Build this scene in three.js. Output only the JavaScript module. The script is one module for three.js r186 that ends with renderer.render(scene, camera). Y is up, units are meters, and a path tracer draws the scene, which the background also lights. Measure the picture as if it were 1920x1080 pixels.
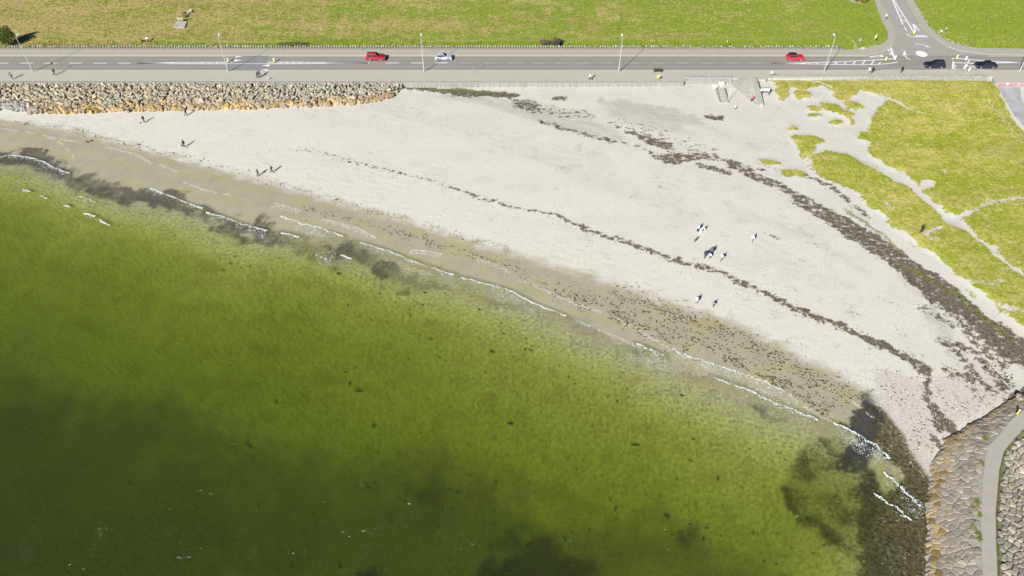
import * as THREE from 'three';
import { mergeGeometries } from 'three/addons/utils/BufferGeometryUtils.js';
import { Sky } from 'three/addons/objects/Sky.js';
import { MarchingCubes } from 'three/addons/objects/MarchingCubes.js';
import { ConvexGeometry } from 'three/addons/geometries/ConvexGeometry.js';
import { RoundedBoxGeometry } from 'three/addons/geometries/RoundedBoxGeometry.js';

// ---------------------------------------------------------------- camera, sky, sun, exposure
const scene = new THREE.Scene();
const camera = new THREE.PerspectiveCamera(42.19, 16 / 9, 0.5, 4000);   // a drone 93 m up, looking down at 45 degrees
camera.position.set(0, 93.2, 0);
camera.lookAt(0, 93.2 - 100, -100);
const renderer = new THREE.WebGLRenderer({ antialias: true });
renderer.setSize(1024, 576);
renderer.toneMapping = THREE.LinearToneMapping;
renderer.toneMappingExposure = 1.5;
renderer.shadowMap.enabled = true;

const toSun = new THREE.Vector3(-7.5, 8.9, 11.5).normalize();
const sky = new Sky();
sky.name = 'sky';
sky.scale.setScalar(3000);
sky.material.uniforms.sunPosition.value.copy(toSun);
sky.material.uniforms.turbidity.value = 5;
sky.material.uniforms.rayleigh.value = 0.75;
sky.material.uniforms.mieCoefficient.value = 0.004;
sky.material.uniforms.cloudCoverage.value = 0.0;
scene.add(sky);
scene.environmentIntensity = 0.11;
const sun = new THREE.DirectionalLight(new THREE.Color(1, 0.95, 0.86), 4.6);
sun.name = 'sun';
sun.position.copy(toSun).multiplyScalar(300).add(new THREE.Vector3(0, 0, -110));
sun.target.position.set(0, 0, -110);
sun.castShadow = true;
sun.shadow.mapSize.set(4096, 4096);
Object.assign(sun.shadow.camera, { left: -170, right: 170, top: 130, bottom: -130, near: 10, far: 700 });
scene.add(sun, sun.target);

// ---------------------------------------------------------------- helpers
const R = 3.2;                                                  // level of the road above the sea
const V3 = (x, y, z) => new THREE.Vector3(x, y, z);
const clamp = (x, a = 0, b = 1) => Math.min(b, Math.max(a, x));
const lerp = (a, b, t) => a + (b - a) * t;
const smooth = (a, b, x) => { const t = clamp((x - a) / (b - a)); return t * t * (3 - 2 * t); };
function rng(seed) { let s = seed >>> 0; return () => { s = (s + 0x6d2b79f5) | 0; let t = Math.imul(s ^ (s >>> 15), 1 | s); t = (t + Math.imul(t ^ (t >>> 7), 61 | t)) ^ t; return ((t ^ (t >>> 14)) >>> 0) / 4294967296; }; }
const rand = rng(20240611);
const between = (a, b, r = rand) => a + (b - a) * r();
const gauss = (r = rand) => (r() + r() + r() + r() - 2) * 1.0;

const PERM = new Uint8Array(512), GX = new Float32Array(256), GY = new Float32Array(256);
{
  const r = rng(77), p = [...Array(256).keys()];
  for (let i = 255; i > 0; i--) { const j = Math.floor(r() * (i + 1)); [p[i], p[j]] = [p[j], p[i]]; }
  for (let i = 0; i < 512; i++) PERM[i] = p[i & 255];
  for (let i = 0; i < 256; i++) { GX[i] = Math.cos(i * 2.399963); GY[i] = Math.sin(i * 2.399963); }
}
function noise(x, y) {                                          // gradient noise, about -0.7 .. 0.7
  const xi = Math.floor(x), yi = Math.floor(y), fx = x - xi, fy = y - yi, X = xi & 255, Y = yi & 255;
  const u = fx * fx * fx * (fx * (fx * 6 - 15) + 10), v = fy * fy * fy * (fy * (fy * 6 - 15) + 10);
  const a = PERM[PERM[X] + Y], b = PERM[PERM[X + 1] + Y], c = PERM[PERM[X] + Y + 1], d = PERM[PERM[X + 1] + Y + 1];
  const g = (h, dx, dy) => GX[h] * dx + GY[h] * dy;
  const p = g(a, fx, fy), q = g(b, fx - 1, fy), s = g(c, fx, fy - 1), t = g(d, fx - 1, fy - 1);
  const m = p + (q - p) * u, n = s + (t - s) * u;
  return m + (n - m) * v;
}
function fbm(x, y, oct = 3) { let a = 1, s = 0, f = 1; for (let i = 0; i < oct; i++) { s += a * noise(x * f + i * 17.3, y * f - i * 9.1); a *= 0.5; f *= 2.03; } return s; }

const counts = {};
function numbered(name) { const n = (counts[name] = (counts[name] ?? -1) + 1); return n ? name + '_' + String(n).padStart(3, '0') : name; }
function shade(o) { o.castShadow = true; o.receiveShadow = true; return o; }
function mesh(name, geometry, material, parent) { const m = shade(new THREE.Mesh(geometry, material)); m.name = parent === scene || !parent ? numbered(name) : name; (parent ?? scene).add(m); return m; }
function struct(name, geometry, material) { const m = mesh(name, geometry, material); m.userData.kind = 'structure'; return m; }
function thing(name, label, category, [x, y, z] = [0, 0, 0], turn = 0, group) {
  const o = new THREE.Group(); o.name = numbered(name); o.position.set(x, y, z); o.rotation.y = turn;
  o.userData = { label, category }; if (group) o.userData.group = group;
  scene.add(o); return o;
}
function copyOf(src, label, [x, y, z], turn = 0, group) {
  const c = src.clone(); c.name = numbered(src.name.replace(/_\d+$/, '')); c.userData = { ...src.userData, label }; if (group) c.userData.group = group;
  c.position.set(x, y, z); c.rotation.y = turn; scene.add(c); return c;
}
function stuff(name, geometry, material, items, parent, label, category) {   // items: { p: Vector3, s: Vector3 or number, e: Euler, c: Color }
  const m = shade(new THREE.InstancedMesh(geometry, material, items.length)), M = new THREE.Matrix4(), q = new THREE.Quaternion(), sc = V3(1, 1, 1);
  items.forEach((it, i) => {
    q.setFromEuler(it.e ?? new THREE.Euler(0, 0, 0));
    if (typeof it.s === 'number') sc.setScalar(it.s); else sc.copy(it.s);
    M.compose(it.p, q, sc); m.setMatrixAt(i, M); if (it.c) m.setColorAt(i, it.c);
  });
  m.name = parent ? name : numbered(name); m.userData.kind = 'stuff'; if (label) m.userData.label = label; if (category) m.userData.category = category;
  (parent ?? scene).add(m); return m;
}
const std = (r, g, b, rough = 0.85, extra = {}) => new THREE.MeshStandardMaterial({ color: new THREE.Color().setRGB(r, g, b), roughness: rough, ...extra });
const col = (r, g, b) => new THREE.Color().setRGB(r, g, b);
const boxAt = (w, h, d, x = 0, y = 0, z = 0) => new THREE.BoxGeometry(w, h, d).translate(x, y, z);
const cylAt = (r0, r1, h, x = 0, y = 0, z = 0, n = 10) => new THREE.CylinderGeometry(r0, r1, h, n).translate(x, y, z);
function merge(list) { return mergeGeometries(list.map((g) => { const n = g.index ? g.toNonIndexed() : g; for (const k of Object.keys(n.attributes)) if (!['position', 'normal', 'uv'].includes(k)) n.deleteAttribute(k); if (!n.attributes.uv) n.setAttribute('uv', new THREE.BufferAttribute(new Float32Array(n.attributes.position.count * 2), 2)); if (!n.attributes.normal) n.computeVertexNormals(); return n; })); }
function bar(a, b, r, n = 6) {                                  // a round bar from a to b
  const d = b.clone().sub(a), g = new THREE.CylinderGeometry(r, r, d.length(), n);
  g.applyQuaternion(new THREE.Quaternion().setFromUnitVectors(V3(0, 1, 0), d.clone().normalize())).translate((a.x + b.x) / 2, (a.y + b.y) / 2, (a.z + b.z) / 2);
  return g;
}
function slab(pts, yTop, depth) {                               // a flat slab over a plan outline given as [x, z] pairs; yTop is a number or a function of (x, z)
  const f = typeof yTop === 'function' ? yTop : () => yTop;
  const sh = new THREE.Shape(pts.map(([x, z]) => new THREE.Vector2(x, -z)));
  const g = new THREE.ExtrudeGeometry(sh, { depth: 1, bevelEnabled: false }).rotateX(-Math.PI / 2);
  const p = g.attributes.position, uv = g.attributes.uv;
  for (let i = 0; i < p.count; i++) { const x = p.getX(i), z = p.getZ(i), top = p.getY(i) > 0.5, y = f(x, z); p.setY(i, top ? y : y - depth); uv.setXY(i, x, z + (top ? 0 : depth)); }
  g.computeVertexNormals();
  return g;
}
function alongX(x0, x1, prof) {                                 // a profile of [z, y] pairs drawn from x0 to x1
  const sh = new THREE.Shape(prof.map(([z, y]) => new THREE.Vector2(-z, y)));
  const g = new THREE.ExtrudeGeometry(sh, { depth: x1 - x0, bevelEnabled: false, steps: 1 });
  g.rotateY(Math.PI / 2).translate(x0, 0, 0);
  return g;
}
function inside(pts, x, z) { let r = false; for (let i = 0, j = pts.length - 1; i < pts.length; j = i++) { const [a, b] = pts[i], [c, d] = pts[j]; if ((b > z) !== (d > z) && x < ((c - a) * (z - b)) / (d - b) + a) r = !r; } return r; }
function toLine(pts, x, z) { let m = 1e9; for (let i = 1; i < pts.length; i++) { const [a, b] = pts[i - 1], dx = pts[i][0] - a, dz = pts[i][1] - b, t = clamp(((x - a) * dx + (z - b) * dz) / (dx * dx + dz * dz)); m = Math.min(m, Math.hypot(x - a - t * dx, z - b - t * dz)); } return m; }
function walk(pts, step) { const out = []; for (let i = 1; i < pts.length; i++) { const [a, b] = pts[i - 1], [c, d] = pts[i], L = Math.hypot(c - a, d - b), n = Math.max(1, Math.round(L / step)); for (let k = 0; k < n; k++) { const t = k / n; out.push([lerp(a, c, t), lerp(b, d, t), (c - a) / L, (d - b) / L]); } } return out; }
function curve(pts, step) { const c = new THREE.CatmullRomCurve3(pts.map(([x, z]) => V3(x, 0, z)), false, 'centripetal'), n = Math.max(8, Math.round(c.getLength() / step)); return c.getSpacedPoints(n).map((p) => [p.x, p.z]); }

const LUT = new Uint8Array(4097); for (let i = 0; i <= 4096; i++) { const l = i / 4096; LUT[i] = Math.round(255 * (l <= 0.0031308 ? l * 12.92 : 1.055 * Math.pow(l, 1 / 2.4) - 0.055)); }
function texture(w, h, f, srgb = true) {                        // f(i, j, out) writes linear colour into out
  const data = new Uint8Array(w * h * 4), o = [0, 0, 0];
  for (let j = 0, k = 0; j < h; j++) for (let i = 0; i < w; i++, k += 4) { f(i, j, o); for (let c = 0; c < 3; c++) data[k + c] = srgb ? LUT[Math.round(clamp(o[c]) * 4096)] : Math.round(clamp(o[c]) * 255); data[k + 3] = 255; }
  const t = new THREE.DataTexture(data, w, h); t.magFilter = t.minFilter = THREE.LinearFilter; t.wrapS = t.wrapT = THREE.RepeatWrapping;
  if (srgb) t.colorSpace = THREE.SRGBColorSpace; t.needsUpdate = true; return t;
}
function tileNoise(x, y, period, oct = 3) { let a = 1, s = 0, f = 1; for (let i = 0; i < oct; i++) { const n = period * f, X = ((x * f) % n + n) % n, Y = ((y * f) % n + n) % n, u = X / n, v = Y / n; const w = noise(X + i * 31, Y) * (1 - u) * (1 - v) + noise(X - n + i * 31, Y) * u * (1 - v) + noise(X + i * 31, Y - n) * (1 - u) * v + noise(X - n + i * 31, Y - n) * u * v; s += a * w; a *= 0.5; f *= 2; } return s; }

// ---------------------------------------------------------------- the lie of the land
const WATERLINE = [[-700,-225.18],[-216.63,-165.18],[-153.06,-147.32],[-109.46,-132.54],[-102.26,-131.77],[-92.24,-126.83],[-76.33,-119.65],[-62.21,-115.57],[-46.93,-108.78],[-32.34,-106.92],[-19.61,-100.97],[-5.7,-94.81],[3.7,-89.8],[12.54,-84.08],[22.59,-78.82],[32.78,-73.23],[42.2,-67.49],[49.23,-64],[53.43,-60.13],[56.64,-55.92],[56.65,-50.98],[52.86,-41.32],[43.45,-17.38],[43.45,400]];
const LAND = [...WATERLINE, [900, 400], [900, -900], [-700, -900]];
function shoreExact(x, z) { const d = toLine(WATERLINE, x, z); return inside(LAND, x, z) ? d : -d; }
const GX0 = -150, GZ0 = -176, GW = 300, GH = 150, PPM = 5, GWN = GW * PPM, GHN = GH * PPM;   // plan grid that masks are drawn on
const grid = (a, x, z) => {
  const u = clamp((x - GX0) * PPM - 0.5, 0, GWN - 1.001), v = clamp((z - GZ0) * PPM - 0.5, 0, GHN - 1.001), i = Math.floor(u), j = Math.floor(v), s = u - i, t = v - j, k = j * GWN + i;
  return (a[k] * (1 - s) + a[k + 1] * s) * (1 - t) + (a[k + GWN] * (1 - s) + a[k + GWN + 1] * s) * t;
};
const SHORE = new Float32Array(GWN * GHN);
for (let j = 0; j < GHN; j += 1) for (let i = 0; i < GWN; i += 1) SHORE[j * GWN + i] = shoreExact(GX0 + (i + 0.5) / PPM, GZ0 + (j + 0.5) / PPM);
const inGrid = (x, z) => x > GX0 + 1 && x < GX0 + GW - 1 && z > GZ0 + 1 && z < GZ0 + GH - 1;
const shore = (x, z) => (inGrid(x, z) ? grid(SHORE, x, z) : shoreExact(x, z));
class Mask {
  constructor() { this.c = document.createElement('canvas'); this.c.width = GWN; this.c.height = GHN; const g = (this.g = this.c.getContext('2d')); g.fillStyle = '#000'; g.fillRect(0, 0, GWN, GHN); g.setTransform(PPM, 0, 0, PPM, -GX0 * PPM, -GZ0 * PPM); g.lineCap = g.lineJoin = 'round'; }
  style(v) { const k = Math.round(v * 255); this.g.fillStyle = this.g.strokeStyle = `rgb(${k},${k},${k})`; }
  path(pts) { this.g.beginPath(); pts.forEach(([x, z], i) => (i ? this.g.lineTo(x, z) : this.g.moveTo(x, z))); }
  fill(pts, v = 1) { this.style(v); this.path(pts); this.g.fill(); return this; }
  line(pts, w, v = 1) { this.style(v); this.path(pts); this.g.lineWidth = w; this.g.stroke(); return this; }
  blob([x, z], rx, rz, turn = 0, v = 1) { this.style(v); this.g.beginPath(); this.g.ellipse(x, z, rx, rz, turn, 0, 7); this.g.fill(); return this; }
  done(blur) {
    const d = this.g.getImageData(0, 0, GWN, GHN).data; let a = new Float32Array(GWN * GHN); for (let i = 0; i < a.length; i++) a[i] = d[i * 4] / 255;
    const r = Math.max(1, Math.round((blur * PPM) / 2));
    for (let pass = 0; pass < 4; pass++) {
      const b = new Float32Array(a.length), across = pass % 2 === 0, n = across ? GWN : GHN, m = across ? GHN : GWN, sn = across ? 1 : GWN, sm = across ? GWN : 1;
      for (let j = 0; j < m; j++) { let s = 0; const o = j * sm; for (let i = -r; i <= r; i++) s += a[o + clamp(i, 0, n - 1) * sn]; for (let i = 0; i < n; i++) { b[o + i * sn] = s / (2 * r + 1); s += a[o + Math.min(n - 1, i + r + 1) * sn] - a[o + Math.max(0, i - r) * sn]; } }
      a = b;
    }
    this.c = this.g = null; return a;
  }
}
// ---------------------------------------------------------------- what covers the ground, drawn in plan
const GREEN = (() => {
  const m = new Mask();
  m.fill([[62.56,-161.04],[66.37,-161.02],[65.22,-157.12],[63.44,-152.19],[61.86,-151.28],[61.69,-154.52]]);
  m.fill([[65.86,-161.03],[72.14,-160.76],[72.45,-158.31],[69.89,-156.39],[66.41,-156.4],[64.97,-157.61]]);
  m.fill([[71.76,-160.76],[89.06,-161.21],[101.82,-160.69],[113.65,-159.92],[113.31,-155.32],[111.9,-148.85],[110.69,-141.22],[110.91,-135.66],[86.12,-79.16],[82.94,-83.36],[81.14,-89.22],[78.65,-94.15],[76.87,-99.07],[74.29,-103.67],[72.03,-106.96],[70.31,-110.67],[68.31,-113.88],[67.62,-118.19],[65.25,-120.09],[63.04,-122.37],[60.91,-126.34],[62.17,-129.29],[66.28,-132.32],[70.28,-129.99],[73.05,-126.61],[78.64,-119.47],[80.41,-113.13],[78.85,-122.97],[75.32,-128.45],[74.95,-131.3],[76.78,-135.4],[74.56,-135.61],[75.06,-137.83],[78.19,-140.29],[80.33,-144.53],[83.36,-148.48],[86.3,-151.65],[84.2,-154.44],[81.27,-156.83],[79.69,-153.52],[76.05,-152.14],[74.13,-153.07],[74.74,-155.89],[72.81,-157.82]]);
  m.fill([[60.79,-137.1],[64.06,-137.69],[67.21,-135.46],[64.48,-133.11],[62.82,-130.42],[60.57,-129.12],[60.21,-132.36]]);
  m.blob([[67.25,-154.03]][0], 2.3, 1.8); m.blob([[68.23,-148.31]][0], 1.5, 1.1); m.blob([[72.51,-148.52]][0], 2.0, 1.6); m.blob([[74.23,-146.3]][0], 2.4, 1.3, 0.5);
  m.blob([[77.62,-149.4]][0], 2.0, 2.2); m.blob([[67.95,-145.23]][0], 1.6, 0.6); m.blob([[71.62,-142.42]][0], 1.3, 0.9); m.blob([[61.6,-140.17]][0], 0.9, 1.0); m.blob([[75.34,-143.04]][0], 0.7, 1.1);
  m.line([[71.1,-149.87],[72.48,-147.63],[74.88,-144.55]], 1.2); m.blob([[53.45,-127.68]][0], 2.2, 0.9, 0.3, 0.7); m.blob([[57.56,-124.02]][0], 2.4, 1.6, 0.3, 0.65);
  m.line([[51.02,-128.63],[52.88,-127.14]], 0.8, 0.6);
  // trodden sand
  m.line([[71.92,-133.06],[75.2,-128.08],[78.78,-122.79],[80.57,-117.59],[81.77,-113.45],[82.95,-109.78]], 1.7, 0); m.line([[82.95,-109.78],[84.39,-107.91]], 2.6, 0); m.blob([[84.03,-109.45]][0], 1.4, 1.3, 0, 0);
  m.line([[84.45,-108.06],[85.95,-104.13],[87.58,-99.08],[90.29,-93.21]], 0.8, 0.0); m.line([[83.77,-108.84],[86.97,-111.16]], 1.2, 0); m.line([[86.97,-111.16],[91.07,-113.53],[94.82,-114.98],[101.21,-115.76]], 1.0, 0.3);
  m.line([[81.46,-130.12],[85.93,-127.28]], 0.4, 0.3); m.line([[85.93,-127.28],[87.96,-123.63],[89.54,-120.96]], 0.45, 0.15); m.line([[90.27,-119.4],[91.79,-118.02]], 0.4, 0.15); m.blob([[83.06,-120.48]][0], 2.0, 1.5, -0.4, 0); m.line([[80.72,-118.26],[82.92,-120.14]], 1.2, 0);
  m.line([[76.69,-104.82],[79.2,-106.44],[80.81,-107.48]], 0.7, 0.0); m.line([[85.72,-153.5],[88.6,-149.59],[91.2,-146.23]], 0.9, 0.1); m.line([[91.2,-146.23],[99.14,-145.77]], 0.3, 0.4); m.line([[82.53,-147.81],[82.7,-144.52]], 0.6, 0.1); m.line([[71.49,-160.27],[73.72,-158.79],[75.27,-156.85]], 0.8, 0.1);
  m.line([[65.41,-158.33],[63.62,-152.42]], 0.7, 0); m.line([[67.17,-130.02],[69.45,-127.38],[70.07,-125.18]], 0.4, 0.35); m.line([[69.85,-125.18],[67.97,-121.98]], 0.4, 0.35);
  m.blob([[69.51,-111.31]][0], 3.0, 0.8, 0.7, 0.3); m.line([[66.46,-119.56],[68.43,-115.84],[69.12,-112.58],[70.57,-108.5],[72.93,-103.98]], 1.0, 0.15); m.line([[72.93,-103.98],[75.08,-99.37],[77.13,-94.97],[79.02,-90.64],[80.59,-87.98]], 1.1, 0.3);
  m.blob([[72.89,-113.68]][0], 1.2, 0.7, 0.5, 0.35); m.blob([[75.47,-125.68]][0], 1.2, 0.7, 0.5, 0.35); m.blob([[79.37,-124.39]][0], 1.6, 0.6, 0.6, 0.35);
  m.line([[108.66,-151.59],[109.11,-146.18],[109.23,-140.6],[109.56,-134.07]], 0.6, 0.35);
  return m.done(0.5);
})();
const WEED = (() => {                                           // dark wrack cast up on the sand
  const m = new Mask();
  m.line([[51.81,-121.77],[54.2,-119.34],[56.48,-115.96]], 2.0, 0.66); m.line([[56.34,-115.47],[58.68,-112.69],[61.82,-109.51]], 4.0, 0.68); m.line([[61.78,-109.35],[65.24,-104.49],[69.25,-99.16],[71.98,-93.73]], 4.8, 0.76); m.line([[71.98,-93.73],[74.79,-88.08],[77.34,-82.52],[80.44,-77.93],[83.47,-73.78]], 6.0, 0.86);
  m.line([[60.02,-123.11],[63.72,-119.24],[65.68,-115.37]], 1.5, 0.6); m.line([[66.2,-113.73],[67.72,-110.54]], 1.4, 0.55);
  m.fill([[-0.49,-152.62],[3.69,-152.36],[6.59,-150.75],[5.76,-146.35],[2.89,-147.46],[0.24,-149.47]], 0.62); m.line([[8.51,-149.83],[12.05,-147.59]], 1.4, 0.45); m.blob([[12.04,-147.37]][0], 0.9, 0.7, 0, 0.7); m.blob([[15.26,-146.91]][0], 1.5, 1.2, 0, 0.6); m.fill([[6.1,-150.53],[18.01,-146.67],[20.22,-144.49],[11.9,-144.57],[6,-146.34]], 0.36);
  m.line([[6.39,-143.35],[8.26,-142.5],[12.15,-140.18],[16.22,-138.31],[18.64,-136.68],[21.78,-135.85]], 1.4, 0.62); m.line([[21.78,-135.85],[27.24,-133.63],[29.46,-131.49]], 0.7, 0.55); m.blob([[23.66,-140.88]][0], 1.0, 0.7, 0, 0.6); m.blob([[26.24,-138.81]][0], 1.7, 1.1, 0.2, 0.66); m.blob([[28.58,-137.17]][0], 1.7, 1.2, 0.3, 0.72); m.blob([[31.5,-134.95]][0], 2.9, 1.7, 0.3, 0.78); m.blob([[33.1,-133.37]][0], 1.7, 1.2, 0.3, 0.72);
  m.line([[29.43,-131.3],[31.21,-129.58]], 1.6, 0.66); m.blob([[34.32,-129.54]][0], 3.4, 1.9, 0.1, 0.78); m.line([[32.16,-128.46],[37.94,-129.88]], 2.6, 0.7); m.line([[36.48,-134.7],[37.65,-132.16]], 1.1, 0.64); m.blob([[39.44,-130.8]][0], 1.9, 1.3, 0, 0.7); m.blob([[41.5,-129.84]][0], 2.3, 1.4, 0.2, 0.7); m.line([[42.84,-129.27],[45.02,-128.5]], 1.2, 0.55); m.blob([[45.82,-127.02]][0], 1.7, 1.7, 0, 0.76); m.line([[38.76,-126.9],[40.63,-126.34],[43.74,-124.32]], 2.0, 0.66);
  m.line([[46.98,-126.28],[48.86,-123.92],[51.84,-120.56]], 2.6, 0.68); m.line([[48.33,-126.44],[51.36,-125.33]], 1.2, 0.5); m.line([[22.53,-143.83],[32.4,-138.14],[41.7,-132.12]], 3.5, 0.24);
  m.line([[-24.65,-157.94],[-20.06,-157.21],[-13.74,-156.22]], 1.8, 0.9); m.line([[-16.25,-156.48],[-7.46,-155.23],[0.62,-154.22]], 2.4, 0.9); m.line([[-13.65,-154.59],[-8.66,-153.85]], 1.0, 0.6); m.blob([[11.09,-152.98]][0], 1.7, 1.2, 0, 0.85); m.blob([[45.21,-144.71]][0], 2.3, 1.0, 0.15, 0.8);
  m.line([[-46.23,-134.82],[-38.37,-131.68],[-31.24,-129.09]], 0.5, 0.42); m.line([[-35.83,-129.84],[-28.83,-127.64],[-19.63,-123.97],[-11.79,-120.4]], 0.7, 0.5); m.line([[-11.79,-120.4],[-6.35,-117.49],[0,-114.32]], 0.8, 0.62); m.line([[0,-114.32],[5.17,-112.96],[8.84,-111.63]], 0.7, 0.6); m.line([[8.84,-111.63],[12.17,-108.97],[16.03,-106.5]], 0.9, 0.8);
  m.line([[16.03,-106.5],[19.83,-104.37],[23.57,-102.56],[28.08,-99.83]], 1.0, 0.7); m.line([[28.08,-99.83],[33.46,-97.41],[37.82,-95.33],[40.99,-92.55],[44.21,-90.47]], 1.2, 0.7); m.line([[44.21,-90.47],[47.18,-87.71],[50.22,-85.61],[54.71,-82.74]], 1.5, 0.76); m.line([[54.71,-82.74],[58.98,-79.74],[62.25,-76.82],[65.06,-74.42]], 1.5, 0.85);
  m.line([[63.43,-74.04],[64.91,-74],[64.47,-71.96],[63.82,-69.77]], 0.7, 1); m.line([[64.07,-69.37],[63.13,-69.01],[63.15,-67.55],[63.69,-66.48]], 0.8, 1); m.line([[63.69,-66.48],[63.92,-64.22],[64.89,-62.36]], 1.6, 1); m.line([[62.3,-64.64],[62.98,-62.97]], 0.9, 0.75); m.line([[61.75,-61.75],[62.28,-59.96]], 0.9, 0.95);
  m.line([[68.02,-73.92],[69.89,-72.84],[71.25,-71.77]], 1.4, 0.8); m.line([[69.45,-80.17],[71.27,-77.25],[72.44,-74.02]], 0.9, 0.75); m.line([[71.62,-74.04],[72.63,-71.94],[73.41,-68.71]], 0.9, 0.9); m.line([[70.91,-70.37],[71.42,-67.79]], 0.6, 0.85); m.blob([[75.23,-70.46]][0], 0.9, 1.1, -0.5, 0.9);
  m.line([[71.65,-79.23],[74.1,-76.97],[74.48,-73.97]], 1.2, 0.62); m.line([[74.79,-67.7],[79,-69.57]], 1.2, 0.95); m.line([[74.45,-83.98],[75.13,-79.38],[77.41,-74.96]], 2.6, 0.55); m.line([[69.46,-87.07],[73.11,-82.84]], 1.6, 0.45); m.line([[74.48,-73.97],[77.17,-70.82]], 1.0, 0.6);
  m.line([[57.72,-100.7],[53.34,-104.2]], 0.4, 0.35); m.line([[47.73,-105.46],[49.41,-104.26]], 0.7, 0.6);
  return m.done(0.55);
})();
const MOSS = (() => { const m = new Mask(); m.line([[70.17,-96.41],[72.9,-93.71],[75.94,-89.8],[78.34,-84.86],[81.05,-79.26]], 1.3); m.line([[64.67,-112.14],[67.95,-106.7],[70.81,-100.83]], 1.2, 0.8); m.line([[61.15,-125.24],[65.94,-119.57]], 1.5, 0.6); m.line([[-21.36,-157.69],[-13.78,-156.93],[-3.73,-155.42]], 1.6, 0.8); m.blob([[11.33,-152.98]][0], 1.8, 0.9, 0, 0.8); m.line([[50.81,-127.71],[58.16,-122.24]], 1.2, 0.6); return m.done(0.7); })();
const WET = (() => { const m = new Mask(); m.fill([[-171.7,-157.12],[-124.15,-148.55],[-115.54,-145.87],[-96.88,-141.52],[-74.94,-132.47],[-58.44,-125.93],[-47.58,-121.73],[-33.67,-115.76],[-20.55,-110.86],[-8.98,-105.01],[3.89,-99.95],[16.01,-94.05],[26.58,-89.04],[37.42,-84.04],[44.68,-77.64],[50.33,-73.54],[54.9,-69.65],[56.47,-60.17],[59.75,-54.92]].concat([[48.82,-27.61],[-113.5,-27.61]])); return m.done(4); })();
const GREY = (() => {                                           // greyer, coarser drifts on the dry sand
  const m = new Mask();
  m.fill([[-23.54,-154.21],[-7.33,-150.66],[0,-146.19],[13.93,-138.74],[25.08,-134.63],[22.24,-140.69],[4.9,-151.66],[-7.44,-154.53]], 0.7); m.fill([[19.59,-151.55],[27.06,-152.63],[40.65,-145.83],[44.61,-141.53],[34.06,-141.62],[22.74,-145.97]], 0.75); m.fill([[15.78,-149.33],[34.37,-143.73],[42.49,-136.42],[28.08,-140.63]], 0.6);
  m.line([[63.98,-106.73],[68.38,-96.71],[71.05,-88.89],[71.74,-79.45]], 2.2, 0.65); m.line([[52.06,-106.89],[58.29,-100.98],[62.3,-95.44]], 2.2, 0.5); m.blob([[43.74,-110.04]][0], 2.2, 1.4, 0.3, 0.6); m.line([[-2.15,-121.38],[-10.82,-122.4],[-19.81,-126.06]], 1.2, 0.45); m.line([[41.32,-113.22],[50.44,-108.42]], 2.2, 0.4);
  m.line([[-31.79,-150.86],[-6.98,-138.99],[15.21,-123.66],[34.88,-111.73]], 5, 0.28); m.blob([[17.46,-131.83]][0], 2.2, 1.8, 0.2, 0.55); m.line([[43.24,-140.49],[51.89,-132.42]], 3, 0.4); m.line([[69.65,-84.07],[70.82,-75.12]], 1.4, 0.8);
  return m.done(1.4);
})();
const SHINGLE = (() => { const m = new Mask(); m.fill([[57.25,-74.42],[61.82,-73.25],[64.74,-71.14],[63.38,-64.42],[61.64,-60.86],[59.53,-56.63],[57.41,-55.46],[56.92,-59.29],[56.46,-64.66],[55.73,-68.45]], 1); m.fill([[65.5,-73.16],[72.85,-74.01],[77.17,-70.82],[75.03,-67.89],[67.98,-64.28],[63.79,-63.49]], 0.85); m.fill([[70.89,-79.47],[75.5,-78.26],[78.1,-72.85],[73.96,-70.89]], 0.5); m.blob([[55.45,-76.13]][0], 1.0, 0.8, 0, 0.7); return m.done(1.2); })();
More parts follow.
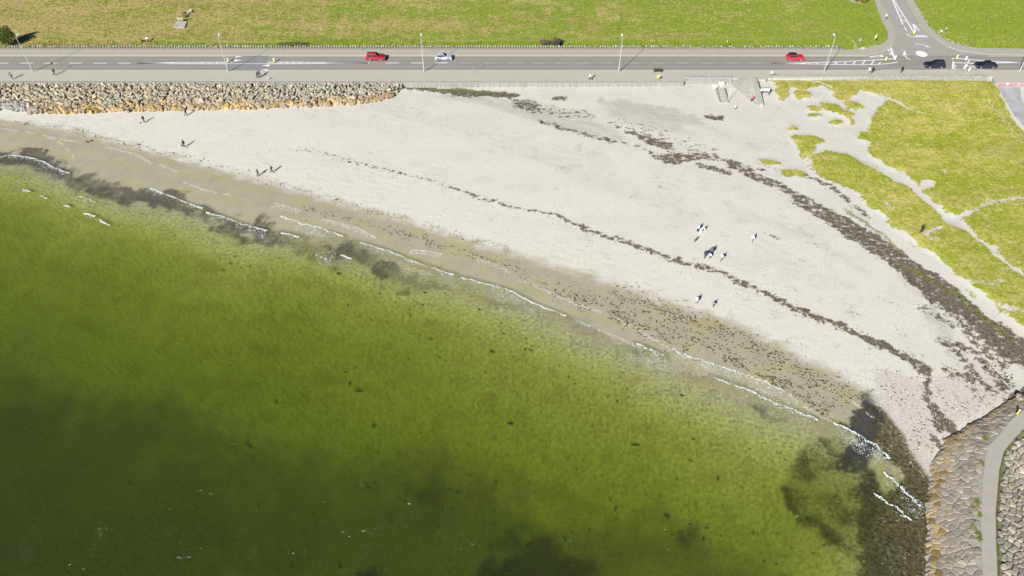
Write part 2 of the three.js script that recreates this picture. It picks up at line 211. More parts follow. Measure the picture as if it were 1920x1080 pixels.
const DRIFT = (() => {                                          // loose weed hanging in the break
  const m = new Mask();
  m.line([[-115.9,-131.77],[-109.46,-132.54],[-104.35,-131.38],[-99.3,-130.22]], 4.5); m.line([[-103.15,-133.72],[-99.78,-136.52]], 4.0, 0.9); m.line([[-97.84,-129.46],[-91.47,-124.99]], 4.5, 0.9); m.line([[-89.12,-124.63],[-82.24,-121.05]], 4.5, 0.9); m.line([[-81.43,-120.35],[-73.94,-118.96],[-67.07,-117.59]], 4.8, 0.95); m.line([[-64.22,-115.23],[-58.49,-113.58]], 3.4, 0.85);
  m.line([[-93.2,-126.46],[-87.51,-123.36],[-81.37,-120.18]], 4.0, 0.75); m.line([[-67.5,-117.25],[-63.59,-114.9]], 3.4, 0.75); m.line([[-58.96,-113.42],[-54.92,-110.04]], 3.4, 0.65); m.line([[-48.67,-107.54],[-44.27,-106.01],[-39.94,-104.5]], 3.2, 0.62); m.line([[-35.68,-103.01],[-27.38,-100.39],[-23.17,-97.98]], 3.0, 0.5); m.line([[-11.3,-93.2],[-2.77,-89.55],[6.35,-86.52]], 2.4, 0.34);
  m.line([[-55.61,-110.68],[-48.67,-107.54]], 4.2, 0.8); m.blob([[-48.1,-109.41]][0], 2.0, 3.2, 0, 0.85); m.blob([[-31.26,-103.31]][0], 2.6, 2.4, 0, 0.85); m.blob([[-27.19,-101.84]][0], 1.6, 2.4, 0, 0.75); m.blob([[-23.12,-97.56]][0], 2.0, 3.4, 0, 0.8); m.line([[-40,-104.8],[-35.46,-101.84],[-31.24,-100.1]], 3.4, 0.5); m.line([[-21.01,-95.9],[-13.18,-93.2]], 3.2, 0.6);
  m.line([[-16.14,-94.81],[-10.36,-93.2]], 2.0, 0.5); m.line([[6.36,-86.77],[11.69,-84.81],[15.92,-81.94]], 2.0, 0.42); m.line([[27.21,-75.16],[30.26,-73.23]], 1.0, 0.7); m.line([[36.43,-67.09],[41.49,-64.77]], 1.4, 0.8); m.line([[20.1,-79.85],[24.82,-76.25]], 3.0, 0.4);
  return m.done(1.6);
})();
const REEF = (() => { const m = new Mask(); m.fill([[38.53,-54.65],[40.26,-58.34],[43.57,-61.4],[47.21,-62.6],[49.91,-61.21],[50.92,-55.07],[45.81,-46.35],[43.93,-42.72],[42.18,-45.98],[39.04,-48.63],[38.12,-51.38]], 0.42); m.line([[38.31,-54.65],[38.29,-52.59],[38.7,-50.82]], 0.7, 0.9); m.line([[40.08,-49.79],[43.11,-46.72]], 0.6, 0.8); m.line([[45.17,-62.32],[45.86,-59.41]], 0.9, 0.7); m.fill([[53.7,-67.89],[55.97,-67.39],[57.44,-62.6],[57.9,-57.64],[58.85,-54.65],[51.19,-33.48],[41.33,-33.48],[46.1,-46.35],[50.07,-52.59],[54.67,-55.07],[53.96,-59.41],[53.03,-61.21]], 0.74); m.fill([[50.69,-50.18],[59.24,-53.41],[51.19,-33.48],[43.51,-33.48]], 0.85); m.line([[50.84,-55.92],[48.94,-50.98],[46.52,-46.35]], 1.8, 0.9); m.line([[57.43,-52.59],[54.71,-47.1],[51.78,-39.94]], 2.0, 1); return m.done(0.9); })();
const PLUME = (() => { const m = new Mask(); m.fill([[51.36,-64.96],[53.05,-67.89],[54.63,-69.7],[55.46,-68.29],[54.8,-64.96],[53.03,-61.21],[50.89,-57.64],[48.2,-55.92],[48,-57.64],[50.07,-61.21]], 1); m.fill([[47.43,-60.76],[49.33,-59.41],[49.1,-56.35],[46.7,-55.92]], 0.6); m.line([[50.92,-55.07],[48.52,-50.18],[46.66,-46.35]], 1.4, 0.75); m.fill([[42.55,-33.48],[46.48,-44.15],[49.08,-45.61],[46.71,-33.48]], 0.5); m.blob([[24.94,-47.86]][0], 0.9, 1.0, 0, 0.9); m.blob([[22.86,-46.05]][0], 1.0, 1.1, 0, 0.9); m.blob([[-17.8,-42.36]][0], 1.0, 1.6, 0, 0.8); return m.done(1.8); })();
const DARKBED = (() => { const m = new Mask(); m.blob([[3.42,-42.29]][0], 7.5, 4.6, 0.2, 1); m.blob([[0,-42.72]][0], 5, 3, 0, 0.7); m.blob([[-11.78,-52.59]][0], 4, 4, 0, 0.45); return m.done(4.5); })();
const WEEDSHADE = (() => {                                         // eelgrass beds and a soft cloud shadow, both painted dark on the sea floor
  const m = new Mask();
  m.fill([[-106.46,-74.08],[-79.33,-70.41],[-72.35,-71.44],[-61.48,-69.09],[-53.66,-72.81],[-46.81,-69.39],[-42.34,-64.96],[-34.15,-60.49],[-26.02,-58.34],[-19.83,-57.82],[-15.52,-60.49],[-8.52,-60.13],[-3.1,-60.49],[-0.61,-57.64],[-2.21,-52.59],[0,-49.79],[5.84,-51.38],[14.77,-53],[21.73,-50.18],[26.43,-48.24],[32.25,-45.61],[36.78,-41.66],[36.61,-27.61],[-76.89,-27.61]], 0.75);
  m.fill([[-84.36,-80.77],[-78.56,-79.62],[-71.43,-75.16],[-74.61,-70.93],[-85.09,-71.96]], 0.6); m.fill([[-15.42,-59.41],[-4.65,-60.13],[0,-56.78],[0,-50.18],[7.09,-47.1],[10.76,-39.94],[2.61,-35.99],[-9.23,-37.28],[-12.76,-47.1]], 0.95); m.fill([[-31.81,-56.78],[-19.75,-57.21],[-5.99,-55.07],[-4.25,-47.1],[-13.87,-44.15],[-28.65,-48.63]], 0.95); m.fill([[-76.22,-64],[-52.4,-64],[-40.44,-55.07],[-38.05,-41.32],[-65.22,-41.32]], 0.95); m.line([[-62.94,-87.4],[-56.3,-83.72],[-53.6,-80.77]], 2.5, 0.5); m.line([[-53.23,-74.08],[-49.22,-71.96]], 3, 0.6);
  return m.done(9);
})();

function groundHeight(x, z) {
  const s = shore(x, z);
  let h = s > 0 ? 2.6 * (1 - Math.exp(-s / 30)) : -4.3 * (1 - Math.exp(s / 50)) * (0.12 + 0.88 * smooth(-0.5, -12, s));
  if (inGrid(x, z)) {
    const g = smooth(0.25, 0.8, grid(GREEN, x, z)); if (g > 0) h += g * (0.12 + 0.3 * (fbm(x * 0.12, z * 0.12, 3) + 0.3));
    if (s > 6) h += 0.10 * fbm(x * 0.09 + 5, z * 0.13, 3) * smooth(6, 20, s);
    const r = grid(REEF, x, z); if (r > 0.05) h += r * (0.0 + 0.4 * (fbm(x * 0.5, z * 0.5, 3)));
    if (s < 0) h += 0.25 * fbm(x * 0.05, z * 0.05 + 3, 3) * smooth(0, -12, s);
  }
  return h;
}
function sheet(x0, x1, z0, z1, step, farX, farZ, f) {           // an even grid in view, stretched beyond it
  const xs = [], zs = [], far = (a, dir, lim) => { const o = []; let d = step * 2, p = a; while (Math.abs(p - lim) > d * 1.2 && (lim - p) * dir > 0) { p += dir * d; d *= 1.6; o.push(p); } o.push(lim); return o; };
  xs.push(...far(x0, -1, farX[0]).reverse()); for (let x = x0; x <= x1 + 1e-6; x += step) xs.push(x); xs.push(...far(x1, 1, farX[1]));
  zs.push(...far(z0, -1, farZ[0]).reverse()); for (let z = z0; z <= z1 + 1e-6; z += step) zs.push(z); zs.push(...far(z1, 1, farZ[1]));
  const n = xs.length, m = zs.length, p = new Float32Array(n * m * 3), uv = new Float32Array(n * m * 2), idx = new Uint32Array((n - 1) * (m - 1) * 6);
  for (let j = 0, k = 0; j < m; j++) for (let i = 0; i < n; i++, k++) { p[k * 3] = xs[i]; p[k * 3 + 1] = f(xs[i], zs[j]); p[k * 3 + 2] = zs[j]; uv[k * 2] = xs[i]; uv[k * 2 + 1] = zs[j]; }
  for (let j = 0, k = 0; j < m - 1; j++) for (let i = 0; i < n - 1; i++) { const a = j * n + i, b = a + 1, c = a + n, d = c + 1; idx[k++] = a; idx[k++] = c; idx[k++] = b; idx[k++] = b; idx[k++] = c; idx[k++] = d; }
  const g = new THREE.BufferGeometry(); g.setAttribute('position', new THREE.BufferAttribute(p, 3)); g.setAttribute('uv', new THREE.BufferAttribute(uv, 2)); g.setIndex(new THREE.BufferAttribute(idx, 1)); g.computeVertexNormals();
  g.userData = { xs, zs }; return g;
}
function coverGreen(x, z) { const g0 = grid(GREEN, x, z); if (g0 < 0.01) return 0; const w = fbm(x * 0.32, z * 0.32, 3), w2 = fbm(x * 0.32 + 50, z * 0.32 - 20, 3), f = noise(x * 1.9, z * 1.9), h = noise(x * 4.6, z * 4.6); return smooth(0.30, 0.62, grid(GREEN, x + w * 1.1 + f * 0.5, z + w2 * 1.1 + f * 0.5) + 0.30 * w + 0.34 * f + 0.26 * h + 0.05 - 0.62 * smooth(0.02, 0.42, noise(x * 0.25 + 7, z * 0.33)) * smooth(62, 46, shore(x, z))); }
const mixTo = (o, r, g, b, t) => { o[0] += (r - o[0]) * t; o[1] += (g - o[1]) * t; o[2] += (b - o[2]) * t; };
const gritTex = texture(512, 512, (i, j, o) => { const a = tileNoise(i / 16, j / 16, 32, 4) * 0.5 + tileNoise(i / 3, j / 3, 512 / 3 | 0, 1) * 0.35; o[0] = o[1] = o[2] = 0.5 + a * 0.5; }, false);
const bumpOf = (metres) => { const t = gritTex.clone(); t.repeat.set(1 / metres, 1 / metres); return t; };

// grass: the turf's own colour, green where lush, straw where it dries
function turf(x, z, o, dune) {
  const a = fbm(x * 0.06, z * 0.12, 3), b = fbm(x * 0.35 + 9, z * 0.5, 3), c = noise(x * 2.1, z * 2.6), d = noise(x * 5.3 + 40, z * 6.1);
  let dry;
  const e = noise(x * 1.05 + 3, z * 1.3);
  if (dune) { dry = 0.30 + 0.5 * a + 0.6 * b + 0.45 * c + 0.5 * e; if (z < -136) dry += 0.22 * smooth(-136, -146, z) * smooth(118, 98, x); }
  else dry = 0.33 - 0.0042 * (x + 15) + 0.65 * a + 0.75 * b + 0.55 * c + 0.75 * e + 0.2 * d - 0.35 * smooth(-181, -176, z);
  dry = clamp(dry);
  o[0] = lerp(dune ? 0.265 : 0.215, dune ? 0.46 : 0.42, dry); o[1] = lerp(dune ? 0.295 : 0.268, dune ? 0.395 : 0.33, dry); o[2] = lerp(0.022, 0.125, dry);
  const k = 1 + 0.26 * c + 0.30 * d + 0.12 * e; o[0] *= k; o[1] *= k; o[2] *= k;
}
// sand, wet sand, wrack, turf and sea floor on one sheet
const TX0 = -126, TZ0 = -162, TW = 252, TH = 130, TN = 2048, TM = 1792;
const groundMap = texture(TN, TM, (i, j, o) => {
  const x = TX0 + ((i + 0.5) / TN) * TW, z = TZ0 + ((j + 0.5) / TM) * TH;
  const w1 = fbm(x * 0.32, z * 0.32, 3), w2 = fbm(x * 0.32 + 50, z * 0.32 - 20, 3), f1 = noise(x * 1.9, z * 1.9), f2 = noise(x * 1.9 + 30, z * 1.9 + 7), fine = noise(x * 5.1, z * 5.1);
  const s = shore(x, z), X = x + w1 * 0.9 + f1 * 0.5, Z = z + w2 * 0.9 + f2 * 0.5;
  const broad = fbm(x * 0.05, z * 0.07, 3), speck = noise(x * 9.7, z * 9.7);
  let k0 = 1;
  // dry sand
  o[0] = 0.60; o[1] = 0.562; o[2] = 0.482; mixTo(o, 0.59, 0.54, 0.46, clamp(0.25 + broad * 0.5 + 0.5 * smooth(34, 14, s)) * 0.55);
  const gr = smooth(0.06, 0.85, grid(GREY, X + 2 * w2, Z + 2 * w1) + 0.45 * w1 + 0.3 * f1); mixTo(o, 0.40, 0.378, 0.33, gr * 0.75); { const st = noise(x * 3.3 + 9, z * 3.9) + 0.7 * noise(x * 7.1, z * 8.3); k0 = 1 + 0.20 * st * smooth(-0.15, 0.3, broad + 0.5 * w1 + 0.8 * gr); }; const drift = noise(x * 0.22 + z * 0.32, z * 1.1 - x * 0.5) + 0.6 * noise(x * 0.7 + z * 0.6, z * 2.2 - x * 0.9); mixTo(o, 0.42, 0.395, 0.345, 0.28 * smooth(0.0, 0.6, drift) * smooth(-0.25, 0.3, broad + 0.5 * w1)); mixTo(o, 0.62, 0.59, 0.53, 0.35 * smooth(0.0, 0.5, -drift)); mixTo(o, 0.30, 0.27, 0.22, 0.55 * smooth(0.34, 0.5, speck) * smooth(-0.1, 0.35, w1 + 0.4 * f2));
  let k = k0 + 0.13 * fine + 0.16 * speck + 0.06 * f1 + 0.06 * w1; o[0] *= k; o[1] *= k; o[2] *= k;
  // pebbles in the sand
  const sh = grid(SHINGLE, X, Z); if (sh > 0.1) { const p = noise(x * 4.3 + 80, z * 4.3), q = noise(x * 7.7, z * 7.7 + 60), t = smooth(0.1, 1.0, sh + 0.5 * f1 + 0.3 * w1); mixTo(o, 0.50 + 0.3 * p, 0.455 + 0.27 * p, 0.40 + 0.25 * p, t * 0.8); mixTo(o, 0.26, 0.21, 0.17, 0.6 * t * smooth(0.15, 0.4, q)); }
  // wet sand, olive with a film of algae
  const wet = smooth(0.10, 0.85, grid(WET, X, Z) + 0.2 * w1 + 0.22 * noise(x * 0.25 + z * 0.3, z * 0.9 - x * 0.4));
  mixTo(o, 0.315, 0.284, 0.19, wet * 0.95); mixTo(o, 0.335, 0.305, 0.155, wet * 0.8 * smooth(0.0, 0.35, noise(x * 0.11 + z * 0.12, z * 0.4 - x * 0.15) + 0.3 * w1)); k = 1 + wet * (0.10 * f1 + 0.12 * w1 + 0.08 * fine); o[0] *= k; o[1] *= k; o[2] *= k;
  // sea floor
  if (s < 4) {
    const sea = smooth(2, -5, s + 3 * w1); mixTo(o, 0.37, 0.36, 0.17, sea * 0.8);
    const causticMottle = noise(x * 1.1 + z * 0.7, z * 2.2 - x * 0.6) + 0.6 * noise(x * 2.7, z * 3.4); k = 1 + sea * (0.26 * causticMottle + 0.2 * w1 + 0.5 * fine + 0.4 * speck + 0.42 * f1 + 0.3 * f2); o[0] *= k; o[1] *= k; o[2] *= k;  // wave mottle and caustic light of the surface painted into the bed colour
    const bar1 = smooth(0.25, 0.6, noise(x * 0.10 + z * 0.06, z * 0.22 - x * 0.1) + 0.25 * w1); mixTo(o, 0.22, 0.20, 0.07, sea * bar1 * 0.45);
    const core = smooth(0.10, 0.62, grid(DARKBED, x + w1 * 3, z + w2 * 3) + 0.25 * w1 + 0.15 * f1); const md = smooth(0.12, 0.95, grid(WEEDSHADE, x + w1 * 4, z + w2 * 4) + 0.34 * fbm(x * 0.11, z * 0.11, 3) + 0.30 * f1 + 0.2 * fine); mixTo(o, 0.15 + 0.09 * f1 + 0.05 * fine, 0.14 + 0.08 * f1 + 0.05 * fine, 0.065, md * 0.8); mixTo(o, 0.055 + 0.03 * f1, 0.05 + 0.03 * f1, 0.035, core * 0.85);  // weed darkens the bed, with the cloud shadow painted into the same tone
    // loose weed drawn out by the waves, up and down the shore
    const st = noise(x * 1.7 + z * 0.45, (z * 0.35 - x * 0.12)) + 0.7 * noise(x * 3.6 + z * 0.8, z * 0.9);
    const dr = smooth(0.10, 0.98, grid(DRIFT, x + st * 0.25 + w1 * 2.6, z + st * 0.5 + w2 * 2.8) + 0.13 * st + 0.3 * f1 + 0.24 * w1 + 0.14 * fine); mixTo(o, 0.068 + 0.045 * f1 + 0.02 * fine, 0.055 + 0.04 * f1 + 0.02 * fine, 0.042, dr * 0.92);
  }
  const rf = smooth(0.14, 0.66, grid(REEF, X, Z) + 0.30 * w1 + 0.30 * f1); if (rf > 0) { const q = noise(x * 2.6 + 11, z * 2.6); mixTo(o, 0.066 + 0.10 * f1 + 0.09 * q + 0.06 * fine, 0.054 + 0.09 * f1 + 0.08 * q + 0.05 * fine, 0.017 + 0.025 * f1, rf * 0.92); mixTo(o, 0.5, 0.48, 0.42, rf * smooth(0.48, 0.62, q + 0.2 * speck)); }
  if (z > -90) { const pl = smooth(0.08, 0.66, grid(PLUME, x + w1 * 2 + f1 * 0.6, z + w2 * 2) + 0.3 * w1 + 0.25 * f1); mixTo(o, 0.028 + 0.03 * f1, 0.026 + 0.026 * f1, 0.024, pl * 0.93); }
  // turf
  const gm = coverGreen(x, z);
  if (gm > 0) { const t = [0, 0, 0]; turf(x, z, t, true); mixTo(o, t[0], t[1], t[2], gm); }
  // wrack
  const wm = grid(WEED, X, Z), wd = smooth(0.36, 0.70, wm * 1.0 + 0.40 * f1 + 0.5 * fine + 0.62 * noise(x * 0.85 + 20, z * 1.25) + 0.2 * speck); if (wm > 0.02 && wd > 0) mixTo(o, 0.085 + 0.07 * fine, 0.058 + 0.055 * fine, 0.036 + 0.035 * fine, wd * 0.88);
  const mo = smooth(0.35, 0.7, grid(MOSS, X, Z) + 0.3 * f1 + 0.2 * fine); if (mo > 0) mixTo(o, 0.15 + 0.06 * fine, 0.17 + 0.06 * fine, 0.035, mo * 0.75);
});
groundMap.wrapS = groundMap.wrapT = THREE.ClampToEdgeWrapping;
groundMap.repeat.set(1 / TW, 1 / TH); groundMap.offset.set(-TX0 / TW, -TZ0 / TH);
const groundGeo = sheet(-130, 130, -164, -32, 1, [-600, 600], [-260, 360], groundHeight);
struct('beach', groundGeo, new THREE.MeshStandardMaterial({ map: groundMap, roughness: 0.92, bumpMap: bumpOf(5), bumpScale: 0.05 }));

// ---------------------------------------------------------------- the sea: a body of water with a surface, sides and a floor below the sand
const FOAM = [
  [[[-111.35,-131.77],[-107.55,-133.33],[-105.4,-133.13],[-102.53,-132.35],[-98.99,-130.8],[-95.11,-128.33],[-92.02,-126.83]], 1.5, 1], [[[-73.5,-121.76],[-68.69,-119.31],[-64.84,-117.25],[-60.9,-115.4]], 1.6, 0.9], [[[-59.88,-114.08],[-56.13,-112.6],[-51.41,-110.36],[-46.69,-108.63]], 1.9, 1], [[[-44.94,-112.77],[-41.25,-110.99],[-36.84,-109.41],[-31.74,-106.92]], 1.6, 0.9], [[[-43.9,-108],[-42.08,-107.54],[-40.17,-106.62]], 1.6, 0.9],
  [[[-28.44,-105.1],[-23.82,-103.31],[-19.61,-100.97],[-15.52,-98.82],[-10.35,-96.45]], 1.5, 0.9], [[[-8.97,-95.76],[-5.69,-94.54],[0,-92.4],[2.41,-90.32]], 1.6, 0.9], [[[2.32,-90.32],[6.41,-88.02],[9.25,-86.4]], 0.5, 0.6], [[[20.59,-80.31],[22.62,-79.05],[24.69,-77.7]], 2.2, 0.75], [[[26.26,-78.94],[29.27,-77.25],[32.44,-75.82],[37.08,-73.65],[40.07,-72.07],[43.11,-69.7]], 2.0, 0.7],
  [[[31.88,-72.91],[34.99,-71.76],[37.89,-69.9],[41.44,-67.69],[45.94,-65.25]], 1.7, 0.9], [[[48.08,-64.67],[50.51,-63.06],[52.88,-60.76],[54.41,-58.52]], 1.6, 1], [[[52.66,-56.18],[53.77,-54.65],[54.64,-53],[55.79,-50.82]], 1.3, 0.6], [[[50.16,-52.83],[51.57,-51.62],[52.37,-50.82],[53.81,-48.86]], 0.7, 0.6],
  [[[-99.1,-121.23],[-97.45,-120.7]], 1.2, 0.8], [[[-94.88,-119.31],[-93,-118.45]], 1.2, 0.7], [[[-88.86,-116.24],[-87.38,-115.74]], 1.0, 0.8], [[[-86.8,-118.96],[-84.59,-118.27],[-82.91,-117.25]], 2.4, 0.7], [[[-83.89,-113.91],[-81.21,-112.93]], 1.0, 0.9], [[[-80.14,-111.8],[-77.25,-110.2]], 0.6, 0.7], [[[-36.45,-101.84],[-33.73,-100.39]], 2.6, 0.35], [[[-31.52,-101.84],[-29.38,-100.68]], 0.5, 0.6],
];
const LAP = [[[[-113.76,-143.04],[-107.56,-141.5],[-102.16,-139.91],[-96.45,-135.99],[-93.08,-131.87]], 0.3], [[[-101.49,-139.72],[-94.14,-137.58]], 0.22], [[[-87.56,-135.64],[-82.27,-133.8],[-79.21,-132.25],[-75.56,-129.45]], 0.3], [[[-73.9,-129.22],[-69.09,-126.68]], 0.25], [[[-67.14,-123.44],[-60.28,-120.35],[-56.58,-119.41]], 0.25], [[[-46.92,-116.56],[-43.58,-115.24],[-41.14,-114]], 0.7], [[[-36.7,-111.86],[-30.71,-109.73],[-25.17,-106.37]], 0.5], [[[-18.82,-103.1],[-15.81,-102.72],[-12.79,-101.81]], 0.6], [[[-6.35,-100.54],[-2.9,-98.83],[0.19,-96.64],[2.84,-94.25]], 0.4], [[[3.78,-93.97],[9.25,-90.3],[15.45,-87.09]], 0.25], [[[17.21,-86.45],[21.73,-82.67],[26.22,-78.81]], 0.3], [[[10.83,-85.52],[17.66,-81.69],[20.95,-79.62]], 0.25], [[[42.75,-69.76],[45.3,-67.04],[47.92,-64.94]], 0.3], [[[52.1,-68.38],[54.28,-65.19]], 0.15]];
const foamLines = FOAM.map(([p, w, d]) => [curve(p, 0.8), w, d]);
function swell(x, z) {
  const s = inGrid(x, z) ? grid(SHORE, x, z) : -80; let y = 0.03 * noise(x * 0.5 + 3, z * 0.8) + 0.02 * noise(x * 1.3, z * 1.7);
  if (s < 3 && s > -60) y += 0.05 * Math.sin(s * 0.75 + 2.5 * noise(x * 0.05, z * 0.05)) * smooth(-60, -15, s) * (0.4 + noise(x * 0.08, z * 0.08));
  if (s > -14 && s < 4) for (const [p, w] of foamLines) { const d = toLine(p, x, z); if (d < 3) y += 0.16 * Math.min(1, w) * Math.exp(-d * d / 0.7); }
  return y;
}
{
  const g = sheet(-130, 90, -140, -32, 0.55, [-600, 600], [-240, 360], (x, z) => swell(x, z)), { xs, zs } = g.userData, n = xs.length, m = zs.length;
  const p = Array.from(g.attributes.position.array), idx = Array.from(g.index.array), rim = [];
  for (let i = 0; i < n; i++) rim.push(i); for (let j = 1; j < m; j++) rim.push(j * n + n - 1); for (let i = n - 2; i >= 0; i--) rim.push((m - 1) * n + i); for (let j = m - 2; j > 0; j--) rim.push(j * n);
  const base = p.length / 3; for (const k of rim) p.push(p[k * 3], -12, p[k * 3 + 2]);
  const L = rim.length; for (let k = 0; k < L; k++) { const a = rim[k], b = rim[(k + 1) % L], c = base + k, d = base + ((k + 1) % L); idx.push(a, b, c, b, d, c); }
  const mid = p.length / 3; p.push(0, -12, 60); for (let k = 0; k < L; k++) idx.push(base + k, base + ((k + 1) % L), mid);
  const uv = new Float32Array((p.length / 3) * 2); for (let k = 0; k < p.length / 3; k++) { uv[k * 2] = p[k * 3]; uv[k * 2 + 1] = p[k * 3 + 2]; }
  const w = new THREE.BufferGeometry(); w.setAttribute('position', new THREE.Float32BufferAttribute(p, 3)); w.setAttribute('uv', new THREE.BufferAttribute(uv, 2)); w.setIndex(idx); w.computeVertexNormals();
  const chop = texture(512, 512, (i, j, o) => { const a = tileNoise(i / 32, j / 22, 16, 4); o[0] = o[1] = o[2] = 0.5 + 0.6 * a; }, false); chop.repeat.set(1 / 9, 1 / 9);
  const water = new THREE.MeshPhysicalMaterial({ color: col(0.92, 0.95, 0.88), roughness: 0.06, transmission: 0.98, thickness: 2.5, ior: 1.33, attenuationColor: col(0.815, 0.86, 0.53), attenuationDistance: 1, transparent: true, opacity: 0.5, bumpMap: chop, bumpScale: 0.24 });
  const sea = struct('sea', w, water); sea.castShadow = false;
}
// foam: bubbles heaped along the breaking crests, thinning out seaward
{
  const bub = new THREE.IcosahedronGeometry(1, 0), items = [], r = rng(5);
  const put = (x, z, y, s) => items.push({ p: V3(x, y, z), s: V3(s * between(0.8, 1.7, r), s * 0.5, s * between(0.7, 1.2, r)), e: new THREE.Euler(0, r() * 6.28, 0) });
  for (const [p, w, dens] of foamLines) {
    const L = walk(p, 0.12), N = L.length;
    L.forEach(([x, z, dx, dz], i) => {
      const end = Math.min(1, Math.min(i, N - i) / 12 + 0.15), q = 0.42 + 1.3 * noise(x * 0.42 + 70, z * 0.42), wide = w * end * clamp(q + 0.25, 0.15, 1.3);
      const nx = -dz, nz = dx;                                   // seaward of a crest that runs left to right
      const jx = 0.35 * noise(x * 0.9, z * 0.9), n = Math.floor(6.2 * dens * clamp(q + 0.2, 0.1, 1.2) + r());
      for (let k = 0; k < n; k++) { const t = Math.pow(r(), 1.8) * wide, lace = noise(x * 1.6 + nx * t * 2, z * 1.6 + nz * t * 2); if ((t > 0.25 && lace < -0.02 + t * 0.1) || r() < t * 0.25) continue; const X = x + nx * (t + jx) + between(-0.08, 0.08, r), Z = z + nz * (t + jx) + between(-0.08, 0.08, r); put(X, Z, Math.max(swell(X, Z), groundHeight(X, Z)) + 0.02, between(0.035, 0.1, r) * (t < 0.3 ? 1.2 : 0.8)); }
    });
  }
  for (const [p, w] of LAP) for (const [x, z, dx, dz] of walk(curve(p, 0.8), 0.16)) { const n = w > 0.4 ? 4 : 2; for (let k = 0; k < n; k++) { if (noise(x * 0.4, z * 0.4 + 9) < -0.25) continue; const t = Math.pow(r(), 2) * w * 2; const X = x - dz * t, Z = z + dx * t; put(X, Z, Math.max(groundHeight(X, Z), swell(X, Z)) + 0.005, between(0.035, 0.075, r)); } }
  for (const [poly, n] of [[[[26.19,-78.48],[29.21,-76.92],[36.99,-73.23],[43,-69.29],[45.64,-65.34],[41.44,-67.69],[35.04,-71.96],[28.73,-74.08]], 3600], [[[20.54,-79.85],[24.67,-77.59],[25.52,-74.08],[21.26,-75.16],[18.98,-77.59]], 900], [[[-3.77,-93.2],[2.41,-90.32],[4.54,-86.77],[-1.82,-86.77]], 900], [[[-53.55,-110.68],[-46.65,-108.47],[-47.36,-106.31],[-51.71,-107.54]], 700], [[[-36.72,-103.31],[-31.62,-102.42],[-30.04,-98.68],[-34.89,-98.68]], 500], [[[48.43,-64],[53.77,-58.87],[51.81,-57.64],[48.35,-61.21]], 1000], [[[54.51,-54.65],[56.28,-50.58],[54.65,-48.24],[53.31,-51.38]], 450], [[[-43.59,-112.28],[-31.74,-106.92],[-36.33,-106.62],[-41.83,-108.78]], 700], [[[-102.26,-131.77],[-91.93,-126.09],[-91.88,-123.36],[-98.99,-127.02]], 700]]) {
    const xs = poly.map((p) => p[0]), zs = poly.map((p) => p[1]);
    for (let i = 0; i < n * 3; i++) { let X = between(Math.min(...xs), Math.max(...xs), r), Z = between(Math.min(...zs), Math.max(...zs), r); if (!inside(poly, X, Z)) continue; const web = Math.abs(noise(X * 1.7, Z * 1.7)) + 0.5 * Math.abs(noise(X * 4.1 + 7, Z * 4.1)) - 0.12 * noise(X * 0.4, Z * 0.4); if (web > 0.17) continue; X += gauss(r) * 0.35; Z += gauss(r) * 0.35; put(X, Z, Math.max(swell(X, Z), groundHeight(X, Z)) + 0.005, between(0.025, 0.06, r)); }
  }
  const r2 = rng(17);
  for (const [u, v] of [[-56.98,-42.72],[-54.95,-42.29],[-41.7,-52.91],[-46.48,-50.58],[-40.51,-61.03],[-43.08,-43.72],[-41.86,-43.79],[-43.32,-53.41],[-21.25,-54.4],[-19.75,-47.48],[-22.49,-47.25],[-21.54,-46.65],[-25.99,-51.78],[7.53,-46.13],[23.77,-49.4],[-5.26,-45.61],[-13.87,-51.38],[44.67,-51.78],[38.36,-49.56],[-31.26,-95.49]]) for (let k = 0; k < 4; k++) { const X = u + gauss(r2) * 0.35, Z = v + gauss(r2) * 0.12; put(X, Z, swell(X, Z) + 0.02, between(0.02, 0.05, r2)); }
  stuff('sea_foam', bub, std(0.68, 0.69, 0.67, 0.85), items, null, 'white foam of small waves breaking along the water edge', 'foam');
}
// ---------------------------------------------------------------- field, road, pavements, markings
const ROADS = [[[-195.2,-174.71],[85.57,-174.71],[88.69,-175.26],[93.03,-176.95],[95.94,-179.81],[97.64,-184.21],[98.13,-188.76],[99.14,-195.71],[100.64,-203.02],[103.92,-228.99],[117.61,-228.99],[111.3,-203.02],[110.25,-195.71],[109.12,-188.76],[109.75,-183.32],[110.54,-179.52],[112.42,-177.52],[116.68,-175.54],[129.15,-174.98],[206.11,-174.98],[196.01,-162],[-185.83,-162]]];
const fieldTrack = [[[-123.57,-181.84],[-113.59,-180.97],[-95.29,-179.52],[-75.99,-178.66],[-59.64,-178.37]], [[-19.02,-178.94],[0,-179.52],[13.61,-179.52],[23.22,-180.39],[28.09,-181.26],[43.75,-180.68],[60.02,-180.1],[73.9,-180.97],[86.59,-182.14]]];
const FX0 = -152, FZ0 = -208, FW = 304, FH = 38;
const fieldMap = texture(2048, 768, (i, j, o) => {
  const x = FX0 + ((i + 0.5) / 2048) * FW, z = FZ0 + ((j + 0.5) / 768) * FH;
  turf(x, z, o, false);
  const w = 0.35 * noise(x * 0.6, z * 0.9);
  for (const t of fieldTrack) { if (z < -184) break; const d = toLine(t, x, z + w * 0.5); if (d < 0.8) mixTo(o, 0.30, 0.29, 0.08, 0.55 * smooth(0.7, 0.15, d + 0.3 * w)); }
});
fieldMap.wrapS = fieldMap.wrapT = THREE.MirroredRepeatWrapping; fieldMap.repeat.set(1 / FW, 1 / FH); fieldMap.offset.set(-FX0 / FW, -FZ0 / FH);
